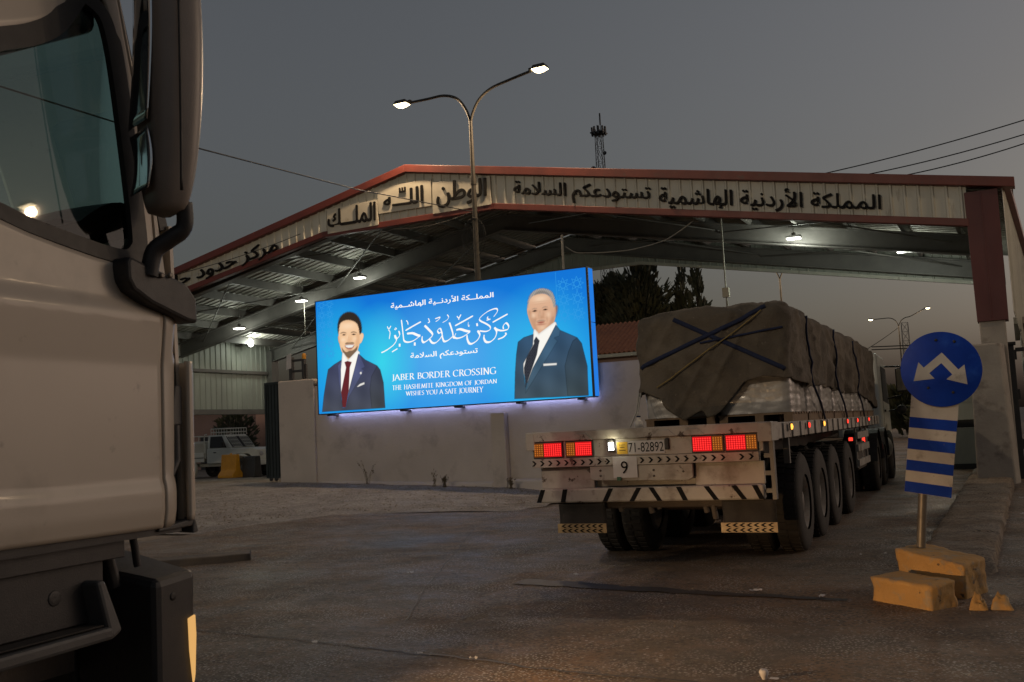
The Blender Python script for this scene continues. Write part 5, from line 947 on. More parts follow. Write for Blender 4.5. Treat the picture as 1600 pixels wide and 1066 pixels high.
# plate, its lamp, paper notice
b = MB(); b.box(-.27, .215, -.012, -.001, 1.178, 1.305); pl = b.build('licence_plate', M_paper, fb, bevel=.003)
b = MB(); b.box(-.265, -.155, -.0145, -.0125, 1.183, 1.300); b.build('yellow_field', pmat('plate_yellow', (.68, .42, .03), (.6, .36, .03), 5, .5), pl)
b = text_mb(list('71-82892'), [(-.145, 1.288), (.205, 1.288), (.205, 1.197), (-.145, 1.197)], lambda u, v, d: (u, -.0126-d, v), .0, .0012); b.build('plate_number', M_black, pl)
b = MB(); b.box(-.235, -.185, -.0156, -.0148, 1.245, 1.252); b.box(-.245, -.175, -.0156, -.0148, 1.215, 1.222); b.box(-.24, -.18, -.0156, -.0148, 1.268, 1.273); b.build('plate_marks', M_black, pl)
b = MB(); b.box(-.355, -.285, -.045, -.001, 1.21, 1.33); pn = b.build('plate_lamp', M_gask, fb, bevel=.008); b = MB(); b.box(-.335, -.284, -.053, -.046, 1.225, 1.30); b.build('lamp_lens', E_white, pn); b = MB(); b.box(.225, .262, -.035, -.001, 1.21, 1.32); b.build('plate_lamp', M_gask, fb, bevel=.008)
lamp('plate_light', 'POINT', (-.30, -.08, 1.30), .55, (1, .92, .6), fb, .02)
b = MB(); b.grid(lambda u, v: (-.31+.245*u, -.027-.006*sin(pi*u)-.004*noise.noise((u*3, v*3, 0)), .955+.205*v), 8, 8); pp = b.build('paper_notice', M_paper, fb, recalc=False)
b = text_mb(['9'], [(-.225, 1.115), (-.155, 1.115), (-.155, .995), (-.225, .995)], lambda u, v, d: (u, -.040-d, v), .0, .001); b.build('notice_number', M_black, pp, recalc=False)
b = MB(); b.box(-.27, -.23, -.045, -.036, .93, .965); b.build('clip', pmat('green_tape', (.02, .12, .06), None, 5, .5), pp)
# mud flaps
for (xa, xb) in ((-.93, -.44), (.71, 1.205)):
    b = MB(); b.grid(lambda u, v: (xa+(xb-xa)*u, .04+.03*sin(3*v)+.012*sin(u*5+xa), .432+.29*v), 10, 8); mf = b.build('mud_flap', M_rubber, fb, recalc=False, solid=.012)
    b = MB(); b.box(xa-.01, xb+.01, .012, .026, .425, .515); rs = b.build('reflector_strip', pmat('worn_reflector', (.50, .36, .18), (.34, .22, .1), 14, .45), mf)
    b = MB()
    for r_ in range(2):
        for k in range(7):
            x = xa+.02+(xb-xa-.04)*(k+.1)/7; z = .447+.045*r_+.0; d_ = 1 if (r_ == 0) == (xa < 0) else -1; d_ = -1
            for s_ in (-1, 1): x1_ = x+.02; b.add([(x1_+d_*.018, .0095, z), (x1_+d_*.018+.026, .0095, z), (x1_-d_*.016+.026, .0095, z+s_*.018), (x1_-d_*.016, .0095, z+s_*.018)], [(0, 1, 2, 3)])
    b.build('arrow_marks', M_black, mf, recalc=False)
# side frame behind the rear corner, side guard
b = MB()
for z in (.78, .94, 1.10): b.box(1.135, 1.2, .03, .09, z, z+.04)
b.box(1.19, 1.225, .02, .10, .72, 1.25); b.box(1.14, 1.20, 1.0, 1.06, 1.0, 1.26); b.build('corner_frame', M_steel, fb)
b = MB()
for z in (.62, .86, 1.06): b.box(1.12, 1.16, 7.7, 9.4, z, z+.11)
for y in (7.7, 8.5, 9.34): b.box(1.10, 1.13, y, y+.06, .6, 1.27)
b.build('side_guard', M_trailer, fb, bevel=.006)
b = MB(); b.box(.5, 1.12, 7.9, 9.1, .55, 1.0); b.build('tool_box', M_chassis, fb, bevel=.03)
for (y, mt) in ((.88, E_amb), (2.02, E_redm), (3.2, E_amb), (5.57, E_redm), (6.86, E_redm), (8.6, E_redm)):
    b = MB(); b.box(1.246, 1.258, y-.05, y+.05, 1.33, 1.40); mk = b.build('marker_lamp', M_gask, fb, bevel=.004); b = MB(); b.lathe([(.0, .03), (.012, .028), (.02, .001)], (1.258, y, 1.365), 'x', 12); b.build('marker_lens', mt, mk)
pr = wheel_proto(.53, .29, .30)
for y in (2.1, 3.4, 4.7, 6.3, 10.9, 12.4):
    for s_ in (-1, 1): add_wheel(fb, s_*1.02, y, .53, s_ < 0, pr); add_wheel(fb, s_*.69, y, .53, s_ < 0, pr)
for s_ in (-1, 1): add_wheel(fb, s_*1.02, 14.4, .53, s_ < 0, pr)
# tractor
b = MB(); pf = [(13.2, .95), (14.0, .95), (14.1, 1.12), (14.4, 1.2), (14.75, 1.12), (14.9, .75), (15.6, .55), (15.68, 1.0), (15.62, 1.6), (15.15, 2.62), (14.9, 2.72), (13.2, 2.74)]
b.prism(pf, -1.08, 1.08, lambda u, v, d: (d, u, v)); b.build('cab', M_pick, fb, bevel=.05)
for s_ in (-1, 1):
    b = MB(); b.prism([(14.0, 1.72), (15.35, 1.66), (15.08, 2.45), (14.0, 2.48)], 0, .008, lambda u, v, d: (s_*(1.081+d), u, v)); b.build('side_window', M_gask, fb)
    b = MB(); b.prism([(13.9, 1.15), (13.92, 1.15), (13.92, 2.5), (13.9, 2.5)], 0, .004, lambda u, v, d: (s_*(1.081+d), u, v)); b.build('door_seam', M_gask, fb)
    b = MB(); b.box(*sorted((s_*1.09, s_*1.115)), 14.05, 14.2, 1.48, 1.53); b.build('door_handle', M_plast, fb)
    b = MB(); x0, x1 = sorted((s_*1.30, s_*1.54)); b.box(x0, x1, 15.0, 15.14, 1.92, 2.46); mr_ = b.build('side_mirror', M_plast, fb, bevel=.03); b = MB(); b.box(x0+.025, x1-.025, 14.99, 14.998, 1.95, 2.43); b.build('mirror_glass', M_mirror, mr_)
    b = MB(); b.tube([(s_*1.07, 15.2, 2.52), (s_*1.4, 15.1, 2.5), (s_*1.45, 15.07, 2.44)], .02, 6); b.tube([(s_*1.07, 15.25, 1.78), (s_*1.4, 15.12, 1.84), (s_*1.44, 15.07, 1.93)], .02, 6); b.build('mirror_arm', M_plast, mr_)
    b = MB(); x0, x1 = sorted((s_*1.3, s_*1.48)); b.lathe([(0, .001), (0, .10), (.06, .11), (.10, .06), (.11, .001)], (s_*1.36, 15.25, 1.52), 'y', 14); b.tube([(s_*1.07, 15.3, 1.5), (s_*1.34, 15.3, 1.52)], .02, 6); b.build('wide_mirror', M_plast, fb)
b = MB(); b.lathe([(-.16, .001), (-.16, .35), (.16, .35), (.16, .001)], (0, 0, 0), 'y', 24)
b = MB()
for s_ in (-1, 1):
    for y in (10.9, 12.4): b.lathe([(-.28, .62), (.30, .62), (.30, .60), (-.28, .60)], (s_*.88, y, .54), 'x', 32)
for s_ in (-1, 1):
    for y in (10.9, 12.4):
        b2 = MB()
        for k in range(12):
            a0 = pi*.02+pi*.96*k/12; a1 = pi*.02+pi*.96*(k+1)/12; x0, x1 = sorted((s_*.6, s_*1.2))
            b2.add([(x0, y+.62*cos(a0), .54+.62*sin(a0)), (x1, y+.62*cos(a0), .54+.62*sin(a0)), (x1, y+.62*cos(a1), .54+.62*sin(a1)), (x0, y+.62*cos(a1), .54+.62*sin(a1))], [(0, 1, 2, 3)])
        b2.build('mudguard', M_plast, fb, recalc=False, solid=.02)
for s_ in (-1, 1): b = MB(); b.lathe([(12.9+.15, .28), (13.0+.15, .30), (14.0-.2, .30), (14.0-.1, .28)], (s_*.92, 0, .72), 'y', 24); b.build('fuel_tank', M_pole, fb)
b = MB(); b.box(-.2, .2, 12.95, 13.15, 1.0, 2.9); b.tube([(.75, 13.0, .9), (.75, 13.0, 2.5)], .07, 10); b.build('exhaust_stack', M_chassis, fb)
for (x, y, z, mt) in ((1.05, 9.70, 1.0, E_redm), (.82, 9.70, 1.0, E_redm), (1.14, 11.75, .80, E_redm), (1.14, 11.55, .80, E_redm)):
    b = MB(); b.box(x-.05, x+.05, y, y+.06, z-.06, z+.06); h = b.build('tractor_tail_light', M_gask, fb, bevel=.006); b = MB(); b.box(x-.035, x+.035, y-.012, y-.001, z-.045, z+.045); b.build('red_lens', mt, h)

# ------------------------------------------------------------------ cargo: wrapped pallets under a tarpaulin
TO = Matrix.Translation((-3.274, 9.157, 0)) @ Matrix.Rotation(TY, 4, 'Z')
def T_(x, y, z): return TO @ Vector((x, y, z))
k = 0
nam = ['rearmost', 'second', 'third', 'fourth', 'fifth', 'sixth', 'seventh', 'foremost']
for i in range(8):
    for xc, sidew in ((.80, 'right'), (-.02, 'left')):
        if sidew == 'left' and i > 1: continue
        y0 = 1.42+1.12*i
        t = thing('wrapped_pallet', f'{nam[i]} film wrapped pallet along the {sidew} side of the flatbed, under the tarpaulin', 'pallet', tuple(T_(xc, y0, 1.405)), TY, 'wrapped pallets on the flatbed')
        b = MB()
        for x in (-.38, 0, .30): b.box(x, x+.09, 0, 1.02, .0, .09)
        for j in range(6): b.box(-.40, .40, .02+.18*j, .13+.18*j, .09, .11)
        b.build('pallet_base', M_pallet, t)
        def blk_(u, v, i=i, xc=xc):
            # rounded rectangle ring, puckered film
            a = 2*pi*u; c, s_ = cos(a), sin(a); n_ = 11; r_ = (abs(c)**n_+abs(s_)**n_)**(-1/n_)
            x, y, z = .385*r_*c, .52+.51*r_*s_, .112+.93*v
            d = .006*abs(sin(v*pi*5))+.004*sin(z*85+5*noise.noise((x*3, y*3, i)))+.010*noise.noise((x*6+i, y*6, z*3))+.010*noise.noise((x*15, y*15, z*9+i))
            return (x+c*d, y+s_*d, z)
        b = MB(); b.grid(blk_, 88, 36); n0 = 89; b.add([blk_(q/88, 1) for q in range(88)], [tuple(range(88))]); b.build('wrapped_goods', M_wrap, t, recalc=True)
tarp = thing('tarpaulin', 'brown canvas tarpaulin draped over the flatbed load', 'tarpaulin', (-3.274, 9.157, 0), TY)
X_L, X_R, Y_R, Y_F, Z_T = -.44, 1.21, 1.30, 10.55, 2.66
hemR = [(-.44, 1.80), (-.40, 1.82), (-.16, 1.73), (-.12, 1.62), (.06, 1.48), (.20, 1.55), (.28, 1.58), (.32, 1.50), (.40, 1.51), (.46, 1.55), (.74, 1.86), (.95, 1.90), (1.21, 1.86)]
def lerp(tab, x):
    if x <= tab[0][0]: return tab[0][1]
    for (a, za), (c, zc) in zip(tab, tab[1:]):
        if x <= c: return za+(zc-za)*(x-a)/(c-a)
    return tab[-1][1]
hemS = [(1.3, 1.86), (2.3, 1.80), (3.3, 1.84), (4.7, 1.81), (6, 1.77), (7.4, 1.80), (9.3, 1.70), (10.55, 1.55)]
def deform(p, hem=None):
    p = Vector(p); r_ = .12; q = Vector((min(max(p.x, X_L+r_), X_R-r_), min(max(p.y, Y_R+r_), Y_F-r_), min(p.z, Z_T-r_))); d = p-q
    if d.length > 1e-6: n_ = d.normalized(); p = q+n_*min(d.length, r_) if d.length > r_ else p
    else: n_ = Vector((0, 0, 1))
    bump = .042*noise.noise((p.x*1.7, p.y*1.1, p.z*1.5))+.022*noise.noise((p.x*4, p.y*4, p.z*3))
    if n_.z < .6:   # hanging faces: folds running down, stronger towards the hem, and tight diagonal creases
        s_ = p.x*5.5+p.y*4.2; drop = max(0, Z_T-p.z)
        fold = sin(s_*1.9+2.2*noise.noise((p.x*1.3, p.y*1.3, p.z*.9)))*.5+noise.noise((s_*1.1, p.z*.8, 3))
        bump += .050*fold*min(1, drop*1.2)
        for (kx, kz, sc, am) in ((1.0, 1.1, 1.7, .034), (1.3, -.8, 2.6, .028), (.4, .6, 5.0, .016)):
            q_ = (p.x+p.y*.8)*kx+p.z*kz; r1_ = 1-abs(2.4*noise.noise((q_*sc, (p.z-p.x*.4-p.y*.3)*.7, sc*3.3))); r1_ = max(0, r1_-.2); bump += am*r1_*r1_*1.4
    else:
        bump += .035*sin(p.y*2.8+1.0)*sin((p.x-X_L)/(X_R-X_L)*pi)+.03*noise.noise((p.x*2, p.y*2.2, 9))
        for (sc, am) in ((1.7, .04), (3.6, .025)): bump += am*max(0, .6-abs(2.4*noise.noise((p.x*sc+p.y*.5*sc, p.y*sc*.8-p.x*.6*sc, sc))))
        p = p+Vector((0, 0, .05*sin((p.x-X_L)/(X_R-X_L)*pi)))
    return p+n_*bump
cols = []
N1, N2 = 70, 300
for i in range(N1): x = X_L+(X_R-X_L)*i/N1; cols.append((x, Y_R, lerp(hemR, x)))
for i in range(N2): y = Y_R+(Y_F-Y_R)*i/N2; cols.append((X_R, y, lerp(hemS, y)+.05*noise.noise((y*2.4, 1, 1))))
for i in range(N1): x = X_R-(X_R-X_L)*i/N1; cols.append((x, Y_F, 1.55))
for i in range(N2): y = Y_F-(Y_F-Y_R)*i/N2; cols.append((X_L, y, 1.78+.06*noise.noise((y*2, 4, 1))))
NR = 46; nc = len(cols); vs = []
for j in range(NR+1):
    for (x, y, h) in cols: vs.append(deform((x, y, h+(Z_T-h)*(j/NR))))
b = MB(); b.add(vs, [(j*nc+i, j*nc+(i+1) % nc, (j+1)*nc+(i+1) % nc, (j+1)*nc+i) for j in range(NR) for i in range(nc)], 0, True)
b.grid(lambda u, v: deform((X_L+(X_R-X_L)*u, Y_R+(Y_F-Y_R)*v, Z_T)), N1, N2)
b.build('canvas', M_tarp, tarp, weld=True, solid=.006)
def tstrap(name, a, c, w, mt, lift, n=40):   # straps lie on the rear face between two (x, z) points, or any polyline of box points
    pts = a if c is None else [(a[0]+(c[0]-a[0])*i/n, Y_R, a[1]+(c[1]-a[1])*i/n) for i in range(n+1)]
    P_ = [deform(p) for p in pts]; b = MB(); vs = []
    for i, p in enumerate(P_):
        t_ = (P_[min(i+1, len(P_)-1)]-P_[max(i-1, 0)]).normalized(); q = pts[i]; out = Vector((0, -1, 0)) if q[1] <= Y_R+.01 and q[2] < Z_T-.02 else (Vector((1, 0, 0)) if q[0] >= X_R-.01 and q[2] < Z_T-.02 else Vector((0, 0, 1)))
        s_ = t_.cross(out).normalized()*w/2; vs += [p+out*lift-s_, p+out*(lift+.003), p+out*lift+s_]
    b.add(vs, [(3*i+j, 3*i+3+j, 3*i+4+j, 3*i+1+j) for i in range(len(P_)-1) for j in (0, 1)], 0, True)
    return b
def strap_obj(bm_, name, mt, label, grp): 
    o = bm_.build(name, mt, None, recalc=False, solid=.004); o.location = (-3.274, 9.157, 0); o.rotation_euler = (0, 0, TY); tag(o, label, 'strap', grp)
strap_obj(tstrap('s', (.02, 2.58), (1.18, 1.96), .048, M_strap, .012), 'ratchet_strap', M_strap, 'blue strap falling to the right across the tarpaulin rear', 'straps over the tarpaulin')
strap_obj(tstrap('s', (-.42, 2.07), (1.02, 2.62), .044, M_strap, .016), 'ratchet_strap', M_strap, 'blue strap rising to the right across the tarpaulin rear', 'straps over the tarpaulin')
strap_obj(tstrap('s', (-.20, 1.85), (.98, 2.58), .012, M_rope, .03), 'rope', M_rope, 'thin yellow rope running up beside the rising blue strap', 'straps over the tarpaulin')
strap_obj(tstrap('s', (.30, 2.30), (1.18, 2.40), .022, M_strap, .014), 'ratchet_strap', M_strap, 'thin dark strap on the upper right of the tarpaulin rear', 'straps over the tarpaulin')
for y, lab in ((2.6, 'blue side strap nearest the rear corner of the load'), (4.9, 'blue side strap in the middle of the load side'), (7.3, 'blue side strap farther along towards the cab')):
    pts = [(X_R, y, 1.82+.42*i/14) for i in range(15)]
    bq = MB(); P_ = [Vector((1.235, y+.9, 1.42)), Vector((1.26, y+.45, 1.62)), Vector((1.25, y, 1.84))]+[deform(p)+Vector((.025, 0, 0)) for p in [(X_R, y-.12*i/8, 1.9+.7*i/8) for i in range(9)]]
    bq.tube(P_, .012, 6); strap_obj(bq, 'ratchet_strap', M_strap, lab, 'straps over the tarpaulin')
t = thing('bottle_jug', 'small pale jug standing on the rear edge of the flatbed', 'jug', tuple(T_(-.12, .28, 1.402)), TY); b = MB(); b.lathe([(0, .001), (0, .045), (.08, .045), (.11, .02), (.13, .02), (.13, .001)], (0, 0, 0), 'z', 14); b.build('body', M_white, t); b = MB(); b.lathe([(.1305, .022), (.145, .022), (.145, .001)], (0, 0, 0), 'z', 10); b.build('cap', M_strap, t)
b = MB(); b.tube([tuple(T_(-.40, 1.22, 1.80)), tuple(T_(-.37, 1.0, 1.6)), tuple(T_(-.30, .55, 1.44))], .008, 5); b.tube([tuple(T_(-.38, 1.22, 1.80)), tuple(T_(-.33, .9, 1.55)), tuple(T_(-.24, .6, 1.44))], .007, 5); tag(b.build('lashing_cord', M_wcable), 'pale cords tying the left corner of the tarpaulin down', 'rope')
# ------------------------------------------------------------------ near truck on the left
CY = radians(4.69)
ct = thing('cargo_truck', 'cream truck cab close on the left with black mirror and bumper corner', 'truck', (-3.2, 3.17, 0), CY)
# local: x outwards (towards the camera), y forwards, z up; the side sheet lies near x = 0
def prof(z):
    if z < 1.20: return -.012*(1.20-z)/.07
    if z < 1.29: return 0
    if z < 1.32: return -.012*(z-1.29)/.03
    if z < 1.80: return -.012
    if z < 2.00: return -.012+.020*(z-1.80)/.2
    if z < 2.06: return .008-.028*(z-2.00)/.06
    if z < 2.26: return -.020-.012*(z-2.06)/.2
    return -.032-.085*(z-2.26)
SILL = [(-1.5, 2.43), (-1.2, 2.40), (-.916, 2.355), (-.78, 2.323), (-.635, 2.300), (-.478, 2.279), (-.36, 2.268), (-.29, 2.272), (-.258, 2.30)]
FRONTE = [(-.258, 2.30), (-.252, 2.36), (-.268, 2.7), (-.292, 3.05), (-.315, 3.20), (-.345, 3.26), (-.41, 3.285)]
TOPE = [(-1.5, 2.80), (-1.2, 2.84), (-.914, 2.90), (-.80, 2.95), (-.66, 3.02), (-.53, 3.12), (-.41, 3.285)]
def curve(tab, x):
    return lerp(tab, x)
def P3(y, z, dx=0): return (prof(z)+dx, y, z)
def frontedge(z):   # front outline of the cab side
    return lerp([(1.12, .0), (1.8, .02), (2.03, .028), (2.2, .0), (2.5, -.06), (3.36, -.193), (3.8, -.28)], z)
SEAM = -.125
def below(u, v, y0, y1f):
    y = y0+(y1f-y0)*u; zt = curve(SILL, y)-.065 if y < -.258 else 2.235+.9*max(0, y+.258)*0; zb = 1.128+.010*max(0, -y)
    return P3(y, zb+(zt-zb)*v)
b = MB(); b.grid(lambda u, v: below(u, v, -1.5, SEAM-.006), 60, 60)
# door pillar ahead of the window
def pillar(u, v):
    z = 2.235+(3.42-2.235)*v; ya = lerp([(2.235, -.258), (2.36, -.19), (2.7, -.206), (3.05, -.23), (3.22, -.25), (3.42, -.33)], z); yb = SEAM-.006 if z < 2.7 else SEAM-.006-(z-2.7)*.14
    return P3(ya+(min(yb, 0)-ya)*u if yb > ya else ya+.02*u, z)
b.grid(pillar, 8, 40); b.build('door', M_cab, ct, recalc=False, solid=.02)
b = MB()
def frontp(u, v):
    z = 1.13+(3.8-1.13)*v; ya = SEAM+.006 if z < 2.7 else SEAM+.006-(z-2.7)*.14; yb = max(frontedge(z), ya+.02); y = ya+(yb-ya)*u
    return (prof(z)-.13*u**3*(1 if z > 1.86 else .6), y, z)
b.grid(frontp, 10, 80); b.build('corner_panel', M_cab, ct, recalc=False, solid=.02)
# upper body and roof above the window
b = MB()
def upper(u, v):
    y = -1.6+(1.6-.345)*u; zb = curve(TOPE, max(y, -1.5))+.055 if y < -.41 else 3.34; return P3(y, zb+(3.95-zb)*v)
b.grid(upper, 40, 14); b.add([(prof(3.8), -2.3, 3.95), (prof(3.8), -.28, 3.95), (-2.3, -.28, 3.95), (-2.3, -2.3, 3.95)], [(0, 1, 2, 3)])
b.add([P3(-2.3, 1.15), P3(-1.5, 1.15), P3(-1.5, 2.3), P3(-2.3, 2.3)], [(0, 1, 2, 3)]); b.add([P3(-2.3, 2.3), P3(-1.5, 2.3), P3(-1.6, 3.95), P3(-2.3, 3.95)], [(0, 1, 2, 3)])
b.add([(-.0, -2.3, 1.15), (-2.3, -2.3, 1.15), (-2.3, -2.3, 3.95), (-.1, -2.3, 3.95)], [(0, 1, 2, 3)])
b.add([(-2.32, -2.3, 1.15), (-2.32, .02, 1.15), (-2.32, .02, 2.25), (-2.32, -2.3, 2.25)], [(0, 1, 2, 3)]); b.add([(-2.32, -2.3, 2.25), (-2.32, -1.3, 2.25), (-2.30, -1.3, 3.95), (-2.30, -2.3, 3.95)], [(0, 1, 2, 3)]); b.add([(-2.32, -1.3, 3.35), (-2.32, -.1, 3.35), (-2.30, -.2, 3.95), (-2.30, -1.3, 3.95)], [(0, 1, 2, 3)])
b.add([(-.05, .06, 1.13), (-2.32, .06, 1.13), (-2.32, .0, 2.42), (-.05, .0, 2.42)], [(0, 1, 2, 3)]); b.add([(-.2, -.2, 3.40), (-2.2, -.2, 3.40), (-2.2, -.28, 3.95), (-.2, -.28, 3.95)], [(0, 1, 2, 3)])
b.build('cab_shell', M_cab, ct, recalc=False, solid=.02)
b = MB(); b.box(-2.3, -.02, -2.3, .0, 1.10, 1.14); b.build('cab_floor', M_plast, ct)
# black gasket round the window
def ring(inner, outer, d0, d1):
    mb = MB(); n = len(inner)
    for i in range(n-1):
        a, a2, c, c2 = inner[i], inner[i+1], outer[i], outer[i+1]
        mb.hexa([P3(*a, d0), P3(*a2, d0), P3(*c2, d0), P3(*c, d0), P3(*a, d1), P3(*a2, d1), P3(*c2, d1), P3(*c, d1)])
    return mb
inn = catmull(SILL, 4)[:-1]+catmull(FRONTE, 4)[:-1]+catmull(TOPE[::-1], 4)
cen = (-.75, 2.75); outp = []
for i, p in enumerate(inn):
    a, c = inn[max(i-1, 0)], inn[min(i+1, len(inn)-1)]; dx, dz = c[0]-a[0], c[1]-a[1]; L_ = sqrt(dx*dx+dz*dz) or 1; nx_, nz_ = dz/L_, -dx/L_
    w = .060 if p[0] < -.28 and p[1] < 2.6 else (.085 if p[1] < 3.2 else .07); outp.append((p[0]+nx_*w, p[1]+nz_*w))
ring(inn, outp, -.015, .012).build('window_gasket', M_gask, ct)
gl = [P3(*p, -.012) for p in inn]; b = MB(); b.add(gl, [tuple(range(len(gl)))]); o = b.build('side_window', M_glass, ct, recalc=False)
bm = bmesh.new(); bm.from_mesh(o.data); bmesh.ops.triangulate(bm, faces=bm.faces); bm.to_mesh(o.data); bm.free()
b = MB(); b.hexa([P3(-1.5, 2.90, .012), P3(-.42, 3.34, .012), P3(-.42, 3.34, .03), P3(-1.5, 2.90, .03), P3(-1.5, 2.95, .01), P3(-.40, 3.42, .01), P3(-.40, 3.42, .07), P3(-1.5, 2.95, .05)]); b.build('rain_deflector', M_plast, ct, bevel=.006)
# windscreen, dash, grab handle, seat
b = MB(); b.add([(-.08, .0, 2.43), (-2.28, .0, 2.43), (-2.2, -.19, 3.39), (-.16, -.19, 3.39)], [(0, 1, 2, 3)]); b.build('windscreen', M_wind, ct, recalc=False)
b = MB(); b.bar((-2.28, 0, 2.4), (-2.2, -.19, 3.42), .09, .06); b.bar((-.09, -.02, 2.4), (-.17, -.21, 3.42), .05, .05); b.build('windscreen_pillar', M_gask, ct)
b = MB(); b.grid(lambda u, v: (-.07-2.2*u, -.05-.55*v, 2.30+.16*sin(pi*min(1, v*1.1+.1))*(.8+.2*sin(u*9))+.05*(u < .3)*(1-u/.3)), 30, 10); b.box(-2.25, -.08, -.58, -.06, 1.5, 2.28); b.build('dashboard', M_plast, ct)
b = MB(); b.tube(catmull([(-.13, -.06, 2.46), (-.15, -.09, 2.60), (-.16, -.10, 2.74), (-.18, -.04, 2.80), (-.2, .02, 2.80)], 5), .022, 8); b.build('grab_handle', M_plast, ct)
b = MB(); b.tube(catmull([(-1.6, -.62, 2.34), (-1.45, -.66, 2.44), (-1.7, -.72, 2.56), (-1.95, -.66, 2.44), (-1.8, -.6, 2.34), (-1.6, -.62, 2.34)], 5), .018, 8); b.build('steering_wheel', M_plast, ct)
b = MB(); b.box(-.85, -.35, -1.7, -1.45, 1.9, 3.0); b.box(-.85, -.35, -1.5, -.95, 1.75, 1.95); b.box(-2.0, -1.5, -1.7, -1.45, 1.9, 3.0); b.build('seats', M_plast, ct, bevel=.06)
b = MB(); b.box(-2.2, -.15, -.55, -.3, 3.2, 3.5); b.build('header_shelf', M_plast, ct, bevel=.04)
# mirror bracket and big mirror
b = MB(); b.prism([(-.375, 2.20), (-.36, 2.225), (-.20, 2.19), (-.03, 2.15), (.03, 2.09), (.035, 1.985), (-.03, 1.99), (-.24, 2.045), (-.34, 2.09), (-.37, 2.13)], -.02, .085, lambda u, v, d: (prof(2.1)+d, u, v)); br_ = b.build('mirror_bracket', M_plast, ct, bevel=.014)
b = MB()
for (y, z) in ((-.195, 2.165), (-.145, 2.172)): b.lathe([(.075, .001), (.078, .011), (.066, .012)], (0, y, z), 'x', 12)
b.build('bolts', M_pole, br_)
b = MB(); b.tube(catmull([(.05, -.245, 2.16), (.07, -.235, 2.26), (.12, -.20, 2.31), (.17, -.17, 2.36), (.18, -.18, 2.46)], 5), [.036]*14+[.034]*7, 14); b.build('mirror_arm', M_plast, ct)
MR = Matrix.Translation((.122, -.215, 0)) @ Matrix.Rotation(radians(-30), 4, 'Z') @ Matrix.Translation((-.175, .205, 0))
def mir(u, v):
    a = 2*pi*u; z = 2.40+(3.86-2.40)*v; e = min(1, (sin(pi*min(max(v, .0), 1)))**.22) if 0 < v < 1 else .05
    n_ = 3.2; c, s_ = cos(a), sin(a); r_ = (abs(c)**n_+abs(s_)**n_)**(-1/n_)
    bow = .030*sin(pi*v)
    return MR @ Vector((.165+.152*r_*c*e+bow*.4, -.205+.110*r_*s_*e+.012*c+.02*sin(pi*v), z))
b = MB(); b.grid(mir, 48, 60); mh = b.build('side_mirror', M_mirh, ct)
b = MB(); b.M = MR; b.grid(lambda u, v: (.052+.20*u+.018*sin(pi*v), -.317+.014*u+.02*sin(pi*v)-.012*sin(pi*u)*sin(pi*v), 2.78+.98*v), 6, 20); b.build('mirror_glass', M_mirror, mh, recalc=False, solid=.004)
b = MB(); b.M = MR; b.grid(lambda u, v: (.055+.19*u+.015*sin(pi*v), -.313+.012*u-.014*sin(pi*u)*sin(pi*v)+.012*sin(pi*v), 2.50+.25*v), 6, 10); b.build('wide_angle_glass', M_mirror, mh, recalc=False, solid=.004)
b = MB(); b.M = MR; b.grid(lambda u, v: (.321+.018*sin(pi*(v*.86+.07)), -.19-.012+.012*u, 2.48+1.3*v), 1, 24); b.build('housing_seam', M_gask, mh, recalc=False, solid=.003)
# corner deflector with its dark gap
b = MB(); b.box(-.30, -.055, -.10, .02, 1.14, 1.86); b.build('corner_recess', M_gask, ct)
b = MB()
def defl(u, v):
    z = 1.145+.68*v; e = 1 if .04 < v < .96 else .93; return (-.002-.16*u*u, .028+.075*sin(pi/2*min(1, u*1.25))*e, z)
b.grid(defl, 10, 30); b.build('corner_deflector', M_cab, ct, recalc=False, solid=.022)
b = MB(); b.hexa([(-.06, -.055, 1.55), (-.02, -.055, 1.55), (-.02, .02, 1.55), (-.06, .02, 1.55), (-.06, -.02, 1.72), (-.02, -.02, 1.72), (-.02, .02, 1.72), (-.06, .02, 1.72)]); b.tube([(-.03, -.05, 1.34), (-.03, -.01, 1.40), (-.03, -.012, 1.55)], .018, 6); b.box(-.05, -.015, -.11, -.045, 1.16, 1.30); b.build('deflector_hinge', M_grey, ct, bevel=.006)
b = MB(); b.hexa([(-.20, -.15, 1.110), (-.005, -.15, 1.112), (-.005, .05, 1.118), (-.20, .05, 1.11), (-.20, -.15, 1.128), (-.005, -.15, 1.126), (-.003, .07, 1.150), (-.20, .07, 1.15)]); b.hexa([(-.2, .05, 1.095), (-.004, .055, 1.085), (.0, .085, 1.09), (-.2, .09, 1.10), (-.2, .05, 1.16), (-.004, .055, 1.155), (.0, .07, 1.14), (-.2, .075, 1.15)]); b.build('step_lip', M_grey, ct, bevel=.006)
# lower body: step well, bumper corner with side lamp
b = MB(); b.box(-.30, -.10, -1.6, -.36, .80, 1.112); b.box(-.26, -.06, -1.6, -.285, 1.03, 1.108); b.tube([(-.20, -.30, 1.12), (-.20, -.24, 1.02), (-.2, -.2, .9)], .03, 8); b.tube([(-.09, -.215, 1.12), (-.09, -.20, 1.06), (-.09, -.185, .98)], .016, 8); b.lathe([(-.098, .001), (-.096, .03), (-.1, .03)], (0, -.6, .92), 'x', 12); b.build('step_well', M_plast, ct, bevel=.01)
b = MB(); b.hexa([(-.30, -1.6, .722), (.0, -1.6, .722), (.0, -.40, .735), (-.30, -.36, .735), (-.30, -1.6, .775), (.0, -1.6, .775), (.0, -.41, .785), (-.30, -.36, .785)]); b.hexa([(-.12, -.42, .73), (.0, -.42, .73), (.0, -.36, .76), (-.12, -.36, .76), (-.12, -.47, .96), (-.02, -.47, .96), (-.02, -.43, .965), (-.12, -.43, .965)]); b.build('step_tray', M_grey, ct, bevel=.014)
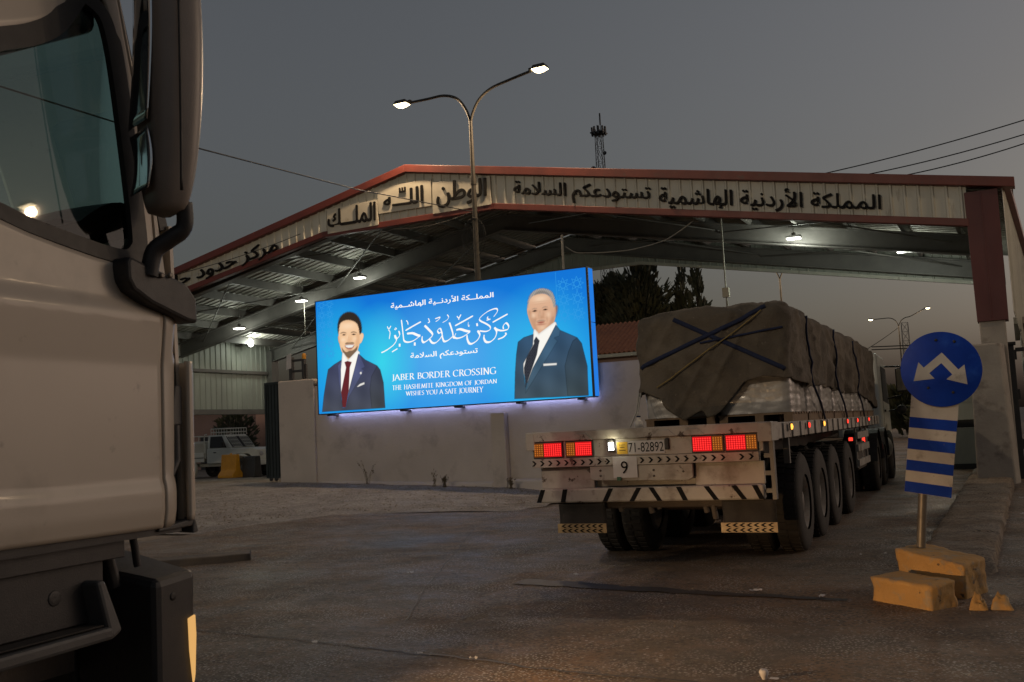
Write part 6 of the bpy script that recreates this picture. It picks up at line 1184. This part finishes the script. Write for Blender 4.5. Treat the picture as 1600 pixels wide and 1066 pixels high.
b = MB(); b.box(-.28, -.02, -1.6, -.44, .79, .795); b.build('step_grip', M_rubber, ct)
b = MB(); b.hexa([(-.42, -.175, .30), (-.012, -.165, .30), (-.012, .055, .30), (-.42, .10, .30), (-.42, -.23, 1.0), (-.012, -.165, .915), (-.012, .075, .93), (-.42, .10, 1.02)]); bc = b.build('bumper_corner', M_plast, ct, bevel=.028)
b = MB(); b.lathe([(-.013, .001), (-.008, .016), (-.014, .018)], (0, -.07, .84), 'x', 12); b.lathe([(-.172, .001), (-.168, .014), (-.174, .016)], (-.1, 0, .86), 'y', 12); b.build('screw_plugs', M_gask, bc)
b = MB(); b.prism([(.012, .735), (.052, .745), (.056, .66), (.046, .50), (.036, .46), (.018, .60)], 0, .012, lambda u, v, d: (-.010+d, u, v)); b.build('side_lamp', emat('amber_side_lamp', (1, .55, .18), .75), ct, bevel=.004)
for hx in (-.26, -2.06):
    b = MB(); b.box(hx-.17, hx+.17, .085, .125, .50, .72); hl = b.build('headlight', M_gask, ct, bevel=.01); b = MB(); b.box(hx-.14, hx+.14, .126, .136, .53, .69); b.build('lens', emat('headlamp_lens', (1, .78, .45), 9), hl)
    b = MB(); b.box(hx-.15, hx+.13, .137, .215, .611, .617); b.build('beam_shield', M_plast, hl)  # plate added over the lamp to cut off rays going upwards
    if hx > -1: lamp('headlamp_light', 'SPOT', (hx-.03, .145, .604), 560, (1.0, .60, .28), ct, .012, 62, (.56, 1, -.06)).data.spot_blend = 1.0
b = MB(); b.box(-2.3, -.42, -.2, .08, .3, 1.0); b.build('front_bumper', M_plast, ct, bevel=.03)
b = MB(); b.box(-1.7, -.5, -6, -.3, .75, 1.0); b.box(-2.2, -.42, -2.2, -.2, .55, .75); b.build('chassis', M_chassis, ct)
for (x, y, fl) in ((-.28, -1.35+.0, False), (-2.05, -1.35, True)): add_wheel(ct, x-.05, y-.5, .53, fl, pr)
b = MB(); b.box(-2.28, -.02, -3.2, -2.32, 1.2, 2.2); b.build('rear_body', M_plast, ct)
